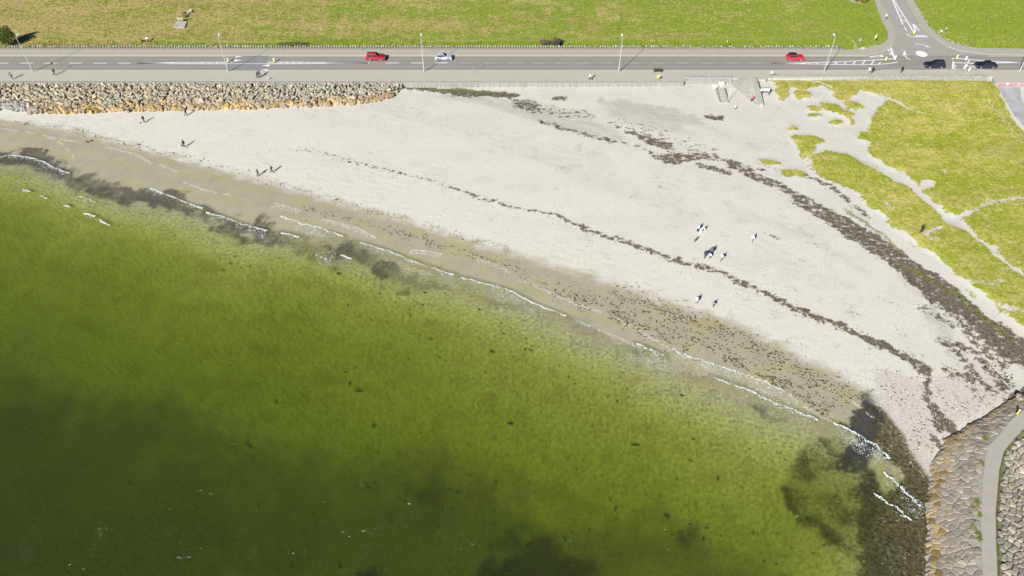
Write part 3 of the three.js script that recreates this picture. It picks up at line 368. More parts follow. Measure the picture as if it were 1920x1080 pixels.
const fieldHeight = (x, z) => R - 0.08 + (z < -176 ? 0.28 * smooth(-176, -180, z) * (0.5 + fbm(x * 0.07, z * 0.1, 2)) * (inside(ROADS[0], x, z + 2) || inside(ROADS[0], x, z - 2) || inside(ROADS[0], x - 3, z) || inside(ROADS[0], x + 3, z) || inside(ROADS[0], x, z) ? 0 : 1) : 0);
struct('field', sheet(-152, 152, -210, -172, 1, [-600, 600], [-900, -172], fieldHeight), new THREE.MeshStandardMaterial({ map: fieldMap, roughness: 0.95, bumpMap: bumpOf(4), bumpScale: 0.07 }));

const asphaltTex = (r, g, b, seed) => texture(1024, 512, (i, j, o) => {
  const x = i / 1024, z = j / 512, a = tileNoise(x * 12, z * 6, 6, 4), s = noise(i * 0.9 + seed, j * 0.9), track = Math.cos(z * 2 * Math.PI * 4);
  const k = 1 + 0.10 * a + 0.16 * s; o[0] = r * k; o[1] = g * k; o[2] = b * k;
});
const tarNew = asphaltTex(0.245, 0.236, 0.226, 30); tarNew.repeat.set(1 / 26, 1 / 13);
const tarMain = texture(2048, 256, (i, j, o) => {
  const z = (j + 0.5) / 256, a = tileNoise(i / 90, j / 40, 22, 3), s = noise(i * 0.9, j * 0.9), str = tileNoise(i / 300, j / 5, 6, 2), lane = (z * 2) % 1;
  const k = 1 + 0.07 * a + 0.13 * s + 0.12 * str - 0.10 * smooth(0.13, 0.0, Math.abs(lane - 0.22)) - 0.10 * smooth(0.13, 0.0, Math.abs(lane - 0.76)) + 0.05 * smooth(0.12, 0, Math.abs(lane - 0.5)); o[0] = 0.285 * k; o[1] = 0.258 * k; o[2] = 0.22 * k;
});
tarMain.repeat.set(1 / 75, 1 / 7.5); tarMain.offset.set(0, -[[0,-171.41]][0][1] / 7.5);
const mTarMain = new THREE.MeshStandardMaterial({ map: tarMain, roughness: 0.9, bumpMap: bumpOf(2), bumpScale: 0.01 });
const tarPale = asphaltTex(0.35, 0.325, 0.285, 50); tarPale.repeat.set(1 / 26, 1 / 13);
const mTarPale = new THREE.MeshStandardMaterial({ map: tarPale, roughness: 0.9 });
const mTarNew = new THREE.MeshStandardMaterial({ map: tarNew, roughness: 0.85 });
const paveTex = texture(1024, 512, (i, j, o) => { const a = tileNoise(i / 90, j / 90, 11, 4), b = tileNoise(i / 20, j / 20, 51, 3), s = noise(i * 0.8, j * 0.8); const k = 1 + 0.07 * a + 0.06 * b + 0.06 * s; o[0] = 0.47 * k; o[1] = 0.43 * k; o[2] = 0.355 * k; const st = smooth(0.42, 0.6, a + 0.3 * b); mixTo(o, 0.27, 0.245, 0.21, st * 0.5); const pl = smooth(0.45, 0.62, -a + 0.2 * b); mixTo(o, 0.50, 0.47, 0.41, pl * 0.6); });
paveTex.repeat.set(1 / 40, 1 / 20);
const mPave = new THREE.MeshStandardMaterial({ map: paveTex, roughness: 0.92, bumpMap: bumpOf(3), bumpScale: 0.008 });

const mPath = new THREE.MeshStandardMaterial({ map: paveTex, color: col(0.86, 0.86, 0.84), roughness: 0.92 });
const zN = [[0,-171.41]][0][1], zS = [[0,-163.88]][0][1], zWall = [[0,-174.15]][0][1], zProm = [[0,-158.64]][0][1];
struct('road', slab([[-260, zN], [260, zN], [260, zS], [-260, zS]], R, 0.4), mTarMain);
struct('side_road', slab([[88.33,-171.41],[91.28,-172.69],[94.62,-174.98],[97.41,-178.8],[98.8,-181.7],[99.85,-185.71],[101.08,-193.46],[102.27,-203.02],[106.66,-228.99],[114.07,-228.99],[109.08,-203.02],[107.86,-194.75],[107.05,-188.15],[107.68,-183.32],[108.67,-178.94],[109.69,-175.82],[111.84,-173.6],[117.12,-172.01],[127.41,-171.41]], R, 0.4), mTarPale);
struct('raised_crossing', slab([[-68.89,-171.3],[-60.18,-171.3],[-59.77,-167.83],[-68.24,-167.83]], R + 0.006, 0.004), mTarNew);
struct('raised_crossing', slab([[-69.12,-167.25],[-59.51,-167.25],[-59.01,-163.98],[-68.63,-163.98]], R + 0.006, 0.004), mTarNew);
struct('footpath', slab([[-260, zWall - 0.3], ...[[85.44,-174.32],[88.6,-174.98],[92.93,-176.67],[95.89,-179.66],[97.64,-184.21],[98.13,-188.76],[99.14,-195.71],[100.64,-203.02],[104.24,-228.99],[106.5,-228.99],[102.18,-203.02],[100.99,-193.46],[99.76,-185.71],[98.72,-181.7],[97.34,-178.8],[94.56,-174.98],[91.25,-172.77],[88.23,-171.52]], [-260, zN - 0.02]], R + 0.11, 0.3), mPath);
struct('footpath', slab([...[[109.22,-203.02],[108.01,-194.75],[107.19,-188.15],[107.81,-183.32],[108.81,-178.94],[109.83,-175.82],[111.99,-173.65],[117.3,-172.12],[127.62,-171.57]], [260, zN - 0.05], [260, [[0,-174.71]][0][1]], ...[[129.02,-174.71],[116.56,-175.26],[112.3,-177.23],[110.42,-179.23],[109.68,-183.14],[109.12,-188.76],[110.25,-195.71],[111.3,-203.02],[117.29,-228.99],[114.16,-228.99]]], R + 0.11, 0.3), mPath);
const zNarrow = [[0,-161]][0][1];
struct('promenade', slab([[-260, zS + 0.02], [260, zS + 0.02], [260, zNarrow], [[[122.09,-160.5]][0][0], zNarrow], ...[[120.65,-157.54],[113.03,-157.54],[114.3,-160.9],[60.67,-160.25],[59.99,-159.5],[57.02,-159.75],[53.09,-160.25],[41.77,-160.62],[40.79,-159.26],[39.68,-158.64]], [-260, zProm]], R + 0.11, 0.6), mPave);

// painted lines, each sheet 4 mm above the road
const paint = (r, g, b) => { const t = texture(256, 256, (i, j, o) => { const a = tileNoise(i / 8, j / 8, 32, 3), k = 1 - 0.28 * smooth(0.05, 0.45, a); o[0] = r * k; o[1] = g * k; o[2] = b * k; }); t.repeat.set(1 / 3, 1 / 3); return new THREE.MeshStandardMaterial({ map: t, roughness: 0.75 }); };
const mWhite = paint(0.82, 0.80, 0.76), mCream = paint(0.66, 0.58, 0.40), mFaded = paint(0.50, 0.48, 0.45);
const strip = (pts, w, y = R + 0.004) => {                       // a painted line of width w along points
  const L = [], Q = [];
  pts.forEach(([x, z], i) => { const a = pts[Math.max(0, i - 1)], b = pts[Math.min(pts.length - 1, i + 1)], d = Math.hypot(b[0] - a[0], b[1] - a[1]), nx = -(b[1] - a[1]) / d, nz = (b[0] - a[0]) / d; L.push([x + (nx * w) / 2, z + (nz * w) / 2]); Q.push([x - (nx * w) / 2, z - (nz * w) / 2]); });
  return slab([...L, ...Q.reverse()], y, 0.003);
};
struct('road_markings', merge([strip([[-260, zN + 0.28], [[[88.07,-171.41]][0][0], zN + 0.28]], 0.3), strip([[[[117.63,-171.68]][0][0], zN + 0.3], [260, zN + 0.3]], 0.28), strip([[-260, zS - 0.2], [[[87.16,-163.78]][0][0], zS - 0.2]], 0.32), strip(curve([[88.57,-164.13],[93.8,-164.39],[97.53,-164.08],[102.71,-164.19],[107.99,-164.55],[114.24,-164.13],[123.86,-164.13]], 1), 0.26),
  strip(curve([[88.1,-171.52],[91.22,-172.88],[94.36,-174.98],[97.15,-178.8],[98.53,-181.7],[99.57,-185.71],[100.85,-193.46],[101.88,-202.34],[106.33,-228.99]], 1.2), 0.3)]), mCream);
const dash = [], faint = [];
for (const u of [[-130.38,-167.62],[-124.39,-167.62],[-118.41,-167.62],[-112.55,-167.62],[-106.5,-167.62],[-100.45,-167.62],[-94.59,-167.62],[-29.15,-167.67],[-23.04,-167.67],[-17.18,-167.67]]) dash.push(slab([[u[0] - 1.55, u[1] - 0.13], [u[0] + 1.55, u[1] - 0.13], [u[0] + 1.55, u[1] + 0.13], [u[0] - 1.55, u[1] + 0.13]], R + 0.004, 0.003));
for (const u of [[-11.19,-167.67],[-5.21,-167.67],[0.78,-167.67],[6.51,-167.67],[11.97,-167.67],[17.44,-167.67],[23.3,-167.67],[29.41,-167.67],[35.4,-167.67],[41.52,-167.67],[47.63,-167.67],[53.62,-167.67],[59.34,-167.67]]) faint.push(slab([[u[0] - 1.55, u[1] - 0.09], [u[0] + 1.55, u[1] - 0.09], [u[0] + 1.55, u[1] + 0.09], [u[0] - 1.55, u[1] + 0.09]], R + 0.004, 0.003));
struct('road_markings', merge(faint), mFaded);
const M = [...dash];
M.push(strip([[-91.59,-167.59],[-83.38,-167.93],[-70.39,-168.09],[-52.15,-168.14],[-46.9,-167.93],[-35.14,-167.67]], 0.30), strip([[-91.57,-167.54],[-81.87,-167.3],[-68.86,-167.25],[-51.98,-167.3],[-44.22,-167.51],[-35.13,-167.62]], 0.30), strip([[-91.58,-167.56],[-82.62,-167.59]], 0.41), strip([[-45.55,-167.7],[-34.87,-167.64]], 0.35));
for (const pair of [[[-79.31,-167.43],[-79.09,-167.99]], [[-77.49,-167.43],[-77.27,-167.99]], [[-75.67,-167.43],[-75.44,-167.99]], [[-73.85,-167.43],[-73.62,-167.99]], [[-72.03,-167.43],[-71.8,-167.99]], [[-56.69,-167.43],[-56.29,-167.99]], [[-55.13,-167.43],[-54.73,-167.99]], [[-53.57,-167.43],[-53.16,-167.99]], [[-52.01,-167.43],[-51.6,-167.99]], [[-49.8,-167.43],[-49.38,-167.99]]]) M.push(strip(pair, 0.27));
for (const t of [[[-68.35,-171.25],[-66.55,-170.92],[-68.26,-170.38]], [[-68.13,-169.42],[-66.33,-169.05],[-68.1,-168.3]], [[-60.88,-166.46],[-59.05,-166.93],[-58.82,-165.94]], [[-60.62,-164.29],[-58.81,-164.8],[-58.74,-163.93]]]) M.push(slab(t, R + 0.011, 0.003));
M.push(strip([[63.51,-167.67],[70.31,-167.77],[75.58,-167.99],[82.24,-168.46],[87.64,-168.99],[91.06,-169.42],[93.95,-169.79]], 0.32), strip(curve([[63.48,-167.56],[70.16,-167.25],[77.88,-166.99],[85.61,-166.83],[89.58,-167.04],[92.64,-167.62],[94.29,-168.2]], 1), 0.27), strip([[63.5,-167.62],[71.55,-167.56]], 0.41));
for (const [a, b] of [[[72.26,-167.3],[72.66,-167.83]], [[74.19,-167.25],[74.91,-167.93]], [[76.5,-167.14],[77.43,-168.09]], [[78.56,-167.09],[79.7,-168.25]], [[80.73,-166.99],[81.98,-168.46]], [[82.94,-166.99],[84.25,-168.62]], [[85.13,-166.93],[86.53,-168.78]], [[87.34,-166.93],[88.78,-168.89]], [[89.37,-167.2],[90.06,-168.04]]]) M.push(strip([a, b], 0.30));
M.push(strip([[94.26,-174.71],[94.26,-173.6]], 0.32), strip([[94.14,-172.88],[93.97,-171.68]], 0.32), strip([[95.18,-175.43],[94.22,-170.17]], 0.49));
M.push(strip([[87.62,-170.49],[91.18,-171.63],[91.82,-170.82],[87.62,-170.49]], 0.27));
M.push(slab([[91.05,-171.25],[91.73,-172.06],[91.84,-170.87],[91.18,-170.87]], R + 0.0045, 0.003));
M.push(strip([[105.67,-203.02],[104.43,-196.36],[103.47,-190.62],[102.98,-188.15]], 0.35), strip([[105.97,-203.02],[105.34,-195.71],[104.88,-190.62],[104.18,-183.91]], 0.35), strip([[102.94,-186.92],[102.6,-184.51]], 0.27), strip(curve([[102.18,-183.02],[102.29,-181.84],[102.83,-181.08],[103.58,-181.26],[104.26,-181.96]], 0.5), 0.27), strip([[103.92,-181.43],[106.75,-181.32]], 0.54), strip([[104.19,-182.14],[106.5,-182.08]], 0.27));
for (const [a, b] of [[[105.77,-201.67],[106.34,-202]], [[105.14,-199.12],[105.8,-199.32]], [[104.57,-196.36],[105.44,-196.36]], [[103.94,-193.46],[104.83,-193.15]], [[103.58,-190.94],[104.51,-190]]]) M.push(strip([a, b], 0.30));
M.push(strip([[105.92,-189.26],[105.91,-184.69],[104.93,-184.81],[105.92,-189.26]], 0.41));
{ const c = [[101.72,-172.23]][0], pts = []; for (let k = 0; k < 28; k++) pts.push([c[0] + 1.35 * Math.cos((k / 28) * 6.2832), c[1] + 1.55 * Math.sin((k / 28) * 6.2832)]); M.push(slab(pts, R + 0.03, 0.028)); }
M.push(strip(curve([[97.8,-169.37],[97.3,-170.33],[97.27,-171.3]], 0.4), 0.30), slab([[96.71,-171.36],[98.2,-174.32],[97.83,-171.74]], R + 0.004, 0.003));
M.push(strip(curve([[102.1,-177.4],[103.39,-177.23],[104.5,-176.61]], 0.4), 0.30), slab([[104.41,-176.95],[105.51,-175.43],[104.17,-175.99]], R + 0.004, 0.003));
M.push(strip([[108.14,-169.53],[108.71,-169.95],[110.29,-169.95],[113.88,-169.15],[117.49,-168.46],[124.8,-167.93]], 0.35), strip([[108.34,-167.83],[111.85,-167.51],[115.13,-167.56],[119.78,-167.77],[124.78,-167.88]], 0.35), strip([[108.09,-168.46],[106.4,-164.91]], 0.46), strip([[108.46,-168.09],[108.16,-167.51]], 0.32), strip([[107.76,-166.62],[107.38,-165.84]], 0.32), strip([[107.11,-165.32],[106.83,-164.7]], 0.32), strip([[109.47,-166.2],[112.79,-166.1]], 0.27), strip([[110.64,-165.32],[112.43,-165.27]], 0.27), strip([[111.1,-167.56],[112.24,-168.99]], 0.32));
struct('road_markings', merge(M), mWhite);

// ---------------------------------------------------------------- walls
const rockTone = (base, r) => { const k = between(0.72, 1.25, r), w = between(-0.03, 0.03, r); return col((base[0] + w) * k, base[1] * k, (base[2] - w) * k); };
function chip(seed, n = 11, sq = 1) { const r = rng(seed), pts = []; for (let i = 0; i < n; i++) { const a = V3(gauss(r), gauss(r), gauss(r)).normalize(); const m = Math.max(Math.abs(a.x), Math.abs(a.y), Math.abs(a.z)); a.multiplyScalar(lerp(1, 0.85 / m, sq * 0.6) * between(0.8, 1.05, r)); pts.push(a); } const g = new ConvexGeometry(pts); g.computeVertexNormals(); return g; }
const CHIPS = [1, 2, 3, 4, 5, 6].map((k) => chip(100 + k, 12)), BOULDERS = [1, 2, 3, 4, 5, 6, 7, 8].map((k) => chip(200 + k, 15));
const stoneTex = texture(512, 512, (i, j, o) => { const a = tileNoise(i / 40, j / 40, 12, 4), b = tileNoise(i / 9, j / 9, 56, 3), k = 0.9 + 0.45 * a + 0.5 * b; o[0] = o[1] = o[2] = k * 0.8; });
const stoneMap = (m) => { const t = stoneTex.clone(); t.repeat.set(1 / m, 1 / m); return t; };
const mStone = (r, g, b, m = 2) => new THREE.MeshStandardMaterial({ color: col(r * 1.25, g * 1.25, b * 1.25), map: stoneMap(m), roughness: 0.93, bumpMap: bumpOf(m), bumpScale: 0.03 });
const mTinted = new THREE.MeshStandardMaterial({ color: 0xffffff, roughness: 0.92 });
{ // field wall with upright coping stones
  const t = thing('stone_wall', 'long low grey stone wall with upright coping stones between the road and the field', 'wall');
  const x1 = [[82.8,-174.43]][0][0], r = rng(31);
  mesh('wall_body', alongX(-200, x1, [[zWall + 0.02, R - 0.2], [zWall - 0.04, R + 0.62], [zWall - 0.5, R + 0.62], [zWall - 0.56, R - 0.2]]), mStone(0.20, 0.185, 0.155), t);
  const cop = [], face = [];
  for (let x = -160; x < x1; ) {
    const ruin = x > 40 ? 0.5 : x < -115 ? 0.4 : 0.06, h = between(0.3, 0.42, r), step = between(0.58, 0.72, r);
    if (r() > ruin) cop.push({ p: V3(x, R + 0.62 + h * 0.75, zWall - 0.27), s: V3(between(0.13, 0.19, r), h, between(0.28, 0.36, r)), e: new THREE.Euler(between(-0.1, 0.1, r), between(-0.2, 0.2, r), between(-0.25, 0.12, r)), c: rockTone([0.43, 0.405, 0.35], r) });
    else if (r() < 0.6) cop.push({ p: V3(x, R + 0.66, zWall - 0.27 + between(-0.15, 0.15, r)), s: V3(between(0.16, 0.3, r), 0.12, between(0.16, 0.28, r)), e: new THREE.Euler(0, r() * 6, 0), c: rockTone([0.38, 0.36, 0.31], r) });
    x += step;
  }
  for (let x = -160; x < x1; x += 0.33) for (let k = 0; k < 3; k++) face.push({ p: V3(x + between(-0.12, 0.12, r), R + 0.18 + k * 0.2, zWall - 0.02 - k * 0.012), s: V3(between(0.12, 0.22, r), between(0.07, 0.12, r), 0.07), e: new THREE.Euler(0, 0, between(-0.2, 0.2, r)), c: rockTone([0.30, 0.285, 0.26], r) });
  stuff('coping_stone', CHIPS[1], mTinted, cop, t); stuff('facing_stone', CHIPS[3], mTinted, face, t);
}
function seaWall(name, label, x0, x1, zTop, top, thick, batter, foot, seed, upright) {
  const t = thing(name, label, 'wall'), r = rng(seed), rows = upright ? 1 : Math.max(2, Math.round((top - foot) / 0.32));
  mesh('wall_body', alongX(x0, x1, [[zTop + batter, foot - 0.6], [zTop + batter, foot], [zTop, top], [zTop - thick, top], [zTop - thick, foot - 0.6]]), mStone(0.33, 0.315, 0.285), t);
  const face = [], cop = [], hh = top - foot;
  for (let x = x0 + 0.15; x < x1 - 0.1; x += upright ? 0.34 : 0.36) {
    for (let k = 0; k < rows; k++) { const f = (k + 0.5) / rows; face.push({ p: V3(x + between(-0.08, 0.08, r), foot + hh * f + (upright ? 0.05 : 0), zTop + batter * (1 - f)), s: upright ? V3(between(0.12, 0.17, r), hh * 0.5, 0.1) : V3(between(0.14, 0.24, r), (hh / rows) * between(0.4, 0.55, r), between(0.10, 0.2, r)), e: new THREE.Euler(-Math.atan2(batter, hh), 0, between(-0.12, 0.12, r)), c: rockTone([0.34, 0.325, 0.285], r) }); }
    cop.push({ p: V3(x + between(-0.08, 0.08, r), top + 0.03, zTop - thick * between(0.3, 0.7, r)), s: V3(between(0.12, 0.22, r), 0.1, thick * between(0.35, 0.55, r)), e: new THREE.Euler(0, between(-0.15, 0.15, r), 0), c: rockTone([0.38, 0.36, 0.315], r) });
  }
  stuff('facing_stone', CHIPS[2], mTinted, face, t); stuff('coping_stone', CHIPS[4], mTinted, cop, t); return t;
}
seaWall('sea_wall', 'long low rough stone edge wall between the promenade and the rock armour', -200, [[-26.08,-158.28]][0][0], zProm + 0.5, R + 0.12, 0.55, 0.25, 2.4, 41, true);
seaWall('sea_wall', 'grey stone sea wall between promenade and sand, east of the rock armour', [[-26.08,-158.28]][0][0] + 0.02, [[40.38,-158.28]][0][0], zProm + 0.45, R + 0.14, 0.5, 0.4, 1.9, 42, true);
seaWall('sea_wall', 'taller sloping rubble stone sea wall beside the concrete slipway', [[40.83,-159.5]][0][0], [[52.17,-159.5]][0][0], [[0,-160.37]][0][1], R + 0.3, 0.55, 1.7, 2.0, 43, false);
seaWall('sea_wall', 'grey stone roadside wall above the grassy dunes', [[61.25,-159.5]][0][0], [[113.17,-159.5]][0][0], [[0,-160.65]][0][1], R + 0.55, 0.5, 0.3, 2.2, 44, false);

// ---------------------------------------------------------------- rock armour along the promenade
{
  const t = thing('rock_armour', 'bank of tan boulders piled against the promenade above the sand', 'rock armour');
  const outline = [[-135.23,-157.91],[-26.04,-157.91]].concat([[-25.18,-158.18],[-27.51,-154.23],[-31.85,-151.3],[-43.94,-150.33],[-55.95,-149.4],[-68.08,-149.14],[-86.34,-148.92],[-100.83,-148.44],[-109.34,-148.36],[-114.97,-149.96],[-131.87,-149.19]]);
  const zT = outline[0][1], r = rng(61), foot = [[-131.87,-149.19],[-114.97,-149.96],[-109.34,-148.36],[-100.83,-148.44],[-86.34,-148.92],[-68.08,-149.14],[-55.95,-149.4],[-43.94,-150.33],[-31.85,-151.3],[-27.51,-154.23],[-25.18,-158.18]];
  const footZ = (x) => { for (let i = 1; i < foot.length; i++) if (x <= foot[i][0]) { const k = (x - foot[i - 1][0]) / (foot[i][0] - foot[i - 1][0]); return lerp(foot[i - 1][1], foot[i][1], clamp(k)); } return foot[foot.length - 1][1]; };
  const bank = (x, z) => lerp(R - 0.25, groundHeight(x, z), clamp((z - zT - 0.4) / Math.max(0.8, footZ(x) - zT)));
  const core = sheet(-134, outline[1][0] + 1, zT - 0.2, zT + 12, 0.5, [-140, outline[1][0] + 1.2], [zT - 0.3, zT + 12.2], (x, z) => (z < footZ(x) + 0.2 ? bank(x, z) - 0.35 : groundHeight(x, z) - 0.5));
  mesh('rubble_core', core, mStone(0.16, 0.14, 0.11), t);
  const all = [];
  for (let z = zT + 0.25; z < zT + 12; z += 0.62) for (let x = -134; x < outline[1][0] + 2; x += 0.70) {
    const X = x + between(-0.33, 0.33, r), Z = z + between(-0.28, 0.28, r), fz = footZ(X); if (Z > fz + 0.15 || !inside(outline, X, Math.min(Z, fz - 0.1))) continue;
    const f = clamp((Z - zT) / Math.max(1, fz - zT)), big = f > 0.72 ? 1.3 : 1, s = between(0.34, 0.62, r) * big * (r() < 0.08 ? 1.5 : 1) * lerp(0.85, 1.05, f);
    const warm = smooth(0.5, 0.95, f + 0.25 * noise(X * 0.2, 3)) * smooth(-122, -100, X), grey = clamp((0.8 * smooth(-104, -122, X) * smooth(0.5, 0.9, f) + (r() < 0.04 ? 0.6 : 0)));
    let c = [lerp(0.40, 0.44, warm), lerp(0.345, 0.31, warm), lerp(0.235, 0.165, warm)]; c = c.map((v, i) => lerp(v, [0.36, 0.35, 0.345][i], grey * 0.8));
    if (X > -62 && warm < 0.5) c = c.map((v, i) => lerp(v, [0.37, 0.34, 0.26][i], 0.6));
    all.push({ p: V3(X, bank(X, Z) + s * 0.1, Z), s: V3(s * between(0.85, 1.25, r), s * between(0.75, 1.05, r), s * between(0.8, 1.15, r)), e: new THREE.Euler(between(-0.5, 0.5, r), r() * 6.28, between(-0.5, 0.5, r)), c: rockTone(c, r), size: s, k: Math.floor(r() * 8) });
  }
  for (const [u, v] of [[-117.96,-154.32],[-115.59,-152.96],[-116.11,-150.83],[-113.66,-150.35],[-117.51,-156.08],[-111.98,-149.89]]) all.push({ p: V3(u, groundHeight(u, v) + 0.3, v), s: V3(1.0, 0.6, 0.9), e: new THREE.Euler(0.2, r() * 6, 0.1), c: rockTone([0.38, 0.38, 0.385], r), size: 2, k: 2 });
  const inView = all.filter((a) => a.p.x > -124).sort((a, b) => b.size - a.size), rest = [...inView.slice(298), ...all.filter((a) => a.p.x <= -124)];
  const tones = new Map(), tone = (c) => { const lum = Math.round((0.3 * c.r + 0.6 * c.g + 0.1 * c.b) * 20) / 20, warm = Math.round((c.r / c.b) * 3) / 3, q = [lum * (1 + (warm - 1) * 0.17), lum * (1 - (warm - 1) * 0.035), lum * (1 - (warm - 1) * 0.33)], key = lum.toFixed(3) + ',' + warm.toFixed(2); if (!tones.has(key)) tones.set(key, new THREE.MeshStandardMaterial({ color: col(...q.map((v) => v * 1.15)), map: stoneMap(1), roughness: 0.93 })); return tones.get(key); };
  for (const a of inView.slice(0, 298)) { const m = mesh('boulder', BOULDERS[a.k], tone(a.c), t); m.position.copy(a.p); m.scale.copy(a.s); m.rotation.copy(a.e); }
  for (let k = 0; k < 4; k++) stuff('boulder', BOULDERS[k], mTinted, rest.filter((a, i) => i % 4 === k), t);
}
const edgeTufts = [];
// ---------------------------------------------------------------- stone causeway at the east end of the beach
const PATH_W = [[79.63,-67.45],[75.22,-64.94],[72.62,-63.24],[71.32,-62.13],[69.14,-60.22],[67.4,-58.89],[65.78,-56.64],[63.31,-51.93],[60.77,-46.69],[59.15,-42.73],[57.53,-38.66],[52.56,-26.73]], PATH_E = [[79.19,-64.27],[73.35,-61.4],[70.81,-59.42],[68.86,-57.67],[67.01,-54.95],[65.58,-52.33],[63.5,-48.42],[61.61,-44.14],[59.29,-38.66],[54.1,-26.73]];
const FOOT = [[81.87,-70.51],[76.87,-68.43],[74.58,-67.42],[70.98,-65.31],[69.17,-64.34],[67.41,-63.65],[65.27,-62.35],[63.12,-61.34],[61.93,-59.62],[60.9,-58.88],[59.84,-57.63],[58.74,-55.31],[57.62,-52.95],[56.51,-50.98],[56.04,-49.24],[54.11,-44.51],[52.18,-39.94],[47.23,-27.61]];
{
  const cw = thing('stone_causeway', 'stone pitched bank between the shingle beach and the concrete footpath', 'causeway');
  const area = [...PATH_W, ...FOOT.slice().reverse()];
  const top = (x, z) => { if (!inside(area, x, z) && toLine(FOOT, x, z) < 1.5) return groundHeight(x, z) - 0.12; const a = toLine(FOOT, x, z), b = toLine(PATH_W, x, z), f = a / (a + b + 1e-6); return lerp(Math.max(0.25, groundHeight(x, z)) + 0.35, 2.98, Math.pow(f, 0.85)); };
  const east = [...PATH_E, [76, -30], [76, -68]], topE = (x, z) => 2.95 - 0.10 * toLine(PATH_E, x, z);
  const sheetOver = (pts, f, step, down, edges) => {                    // a bank built over an outline from small cells
    const xs = pts.map((p) => p[0]), zs = pts.map((p) => p[1]), x0 = Math.min(...xs), x1 = Math.max(...xs), z0 = Math.min(...zs), z1 = Math.max(...zs), p = [], uv = [];
    for (let z = z0; z < z1; z += step) for (let x = x0; x < x1; x += step) { if (!inside(pts, x + step / 2, z + step / 2) && !edges.some((l) => toLine(l, x + step / 2, z + step / 2) < 0.55)) continue; const q = [[x, z], [x, z + step], [x + step, z], [x + step, z], [x, z + step], [x + step, z + step]]; for (const [a, b] of q) { p.push(a, f(a, b) - down, b); uv.push(a, b); } }
    const g = new THREE.BufferGeometry(); g.setAttribute('position', new THREE.Float32BufferAttribute(p, 3)); g.setAttribute('uv', new THREE.Float32BufferAttribute(uv, 2)); g.computeVertexNormals(); return g;
  };
  const grout = texture(1024, 1024, (i, j, o) => { const a = tileNoise(i / 70, j / 70, 14, 4), b = tileNoise(i / 14, j / 14, 73, 3), s = noise(i * 0.6, j * 0.6); const k = 1 + 0.25 * a + 0.3 * b + 0.2 * s; o[0] = 0.34 * k; o[1] = 0.305 * k; o[2] = 0.25 * k; }); grout.repeat.set(1 / 12, 1 / 12);
  mesh('mortar_bed', sheetOver(area, top, 0.35, 0.03, [PATH_W, FOOT]), new THREE.MeshStandardMaterial({ map: grout, roughness: 0.95, bumpMap: bumpOf(2.5), bumpScale: 0.05 }), cw);
  const r = rng(71);
  function stones(pts, f, cell, parent, paletteAt, keep, most, gapMin, lift) {
    // cells of a jittered grid, clipped to the nearest stones, each a bevelled block
    const xs = pts.map((p) => p[0]), zs = pts.map((p) => p[1]), x0 = Math.min(...xs) - 2, x1 = Math.min(76, Math.max(...xs)) + 2, z0 = Math.min(...zs) - 2, z1 = Math.min(-36, Math.max(...zs)) + 2, S = [], rows = new Map();
    let jz = 0; for (let z = z0; z < z1; z += cell, jz++) { let jx = 0; for (let x = x0; x < x1; x += cell * 1.12, jx++) { const s = [x + (jz % 2) * cell * 0.55 + between(-0.5, 0.5, r) * cell, z + between(-0.5, 0.5, r) * cell]; rows.set(jz + ',' + jx, s); S.push([jz, jx, s]); } }
    const made = [];
    for (const [a, b, c] of S) {
      if (!inside(pts, c[0], c[1]) || !keep(c[0], c[1])) continue;
      let poly = [[c[0] - 3, c[1] - 3], [c[0] + 3, c[1] - 3], [c[0] + 3, c[1] + 3], [c[0] - 3, c[1] + 3]];
      for (let da = -2; da <= 2; da++) for (let db = -2; db <= 2; db++) { const o = rows.get(a + da + ',' + (b + db)); if (!o || o === c) continue; const nx = o[0] - c[0], nz = o[1] - c[1], d = Math.hypot(nx, nz), lim = d / 2 - between(gapMin, gapMin * 2.2, r), out = []; for (let i = 0; i < poly.length; i++) { const p = poly[i], q = poly[(i + 1) % poly.length], dp = ((p[0] - c[0]) * nx + (p[1] - c[1]) * nz) / d - lim, dq = ((q[0] - c[0]) * nx + (q[1] - c[1]) * nz) / d - lim; if (dp <= 0) out.push(p); if (dp * dq < 0) { const t = dp / (dp - dq); out.push([lerp(p[0], q[0], t), lerp(p[1], q[1], t)]); } } poly = out; if (poly.length < 3) break; }
      if (poly.length < 3) continue; poly = poly.map(([x, z]) => [x + between(-0.03, 0.03, r), z + between(-0.03, 0.03, r)]);
      const cut = []; for (let i = 0; i < poly.length; i++) { const p = poly[i], q = poly[(i + 1) % poly.length], o = poly[(i + poly.length - 1) % poly.length]; const L = Math.hypot(q[0] - p[0], q[1] - p[1]), K = Math.hypot(o[0] - p[0], o[1] - p[1]); if (L < 0.12) continue; const t = 0.2; cut.push([lerp(p[0], o[0], t), lerp(p[1], o[1], t)], [lerp(p[0], q[0], t), lerp(p[1], q[1], t)]); }
      poly = cut; if (poly.length < 4) continue;
      let ar = 0; poly.forEach((p, i) => { const q = poly[(i + 1) % poly.length]; ar += p[0] * q[1] - q[0] * p[1]; }); ar = Math.abs(ar) / 2; if (ar < 0.06) continue;
      const mx = poly.reduce((s, p) => s + p[0], 0) / poly.length, mz = poly.reduce((s, p) => s + p[1], 0) / poly.length, y0 = f(mx, mz), up = between(lift * 0.5, lift * 1.3, r), tx = between(-0.10, 0.10, r), tz = between(-0.10, 0.10, r), n = poly.length, P = [], I = [];
      const sl = (x, z) => f(x, z) - y0;
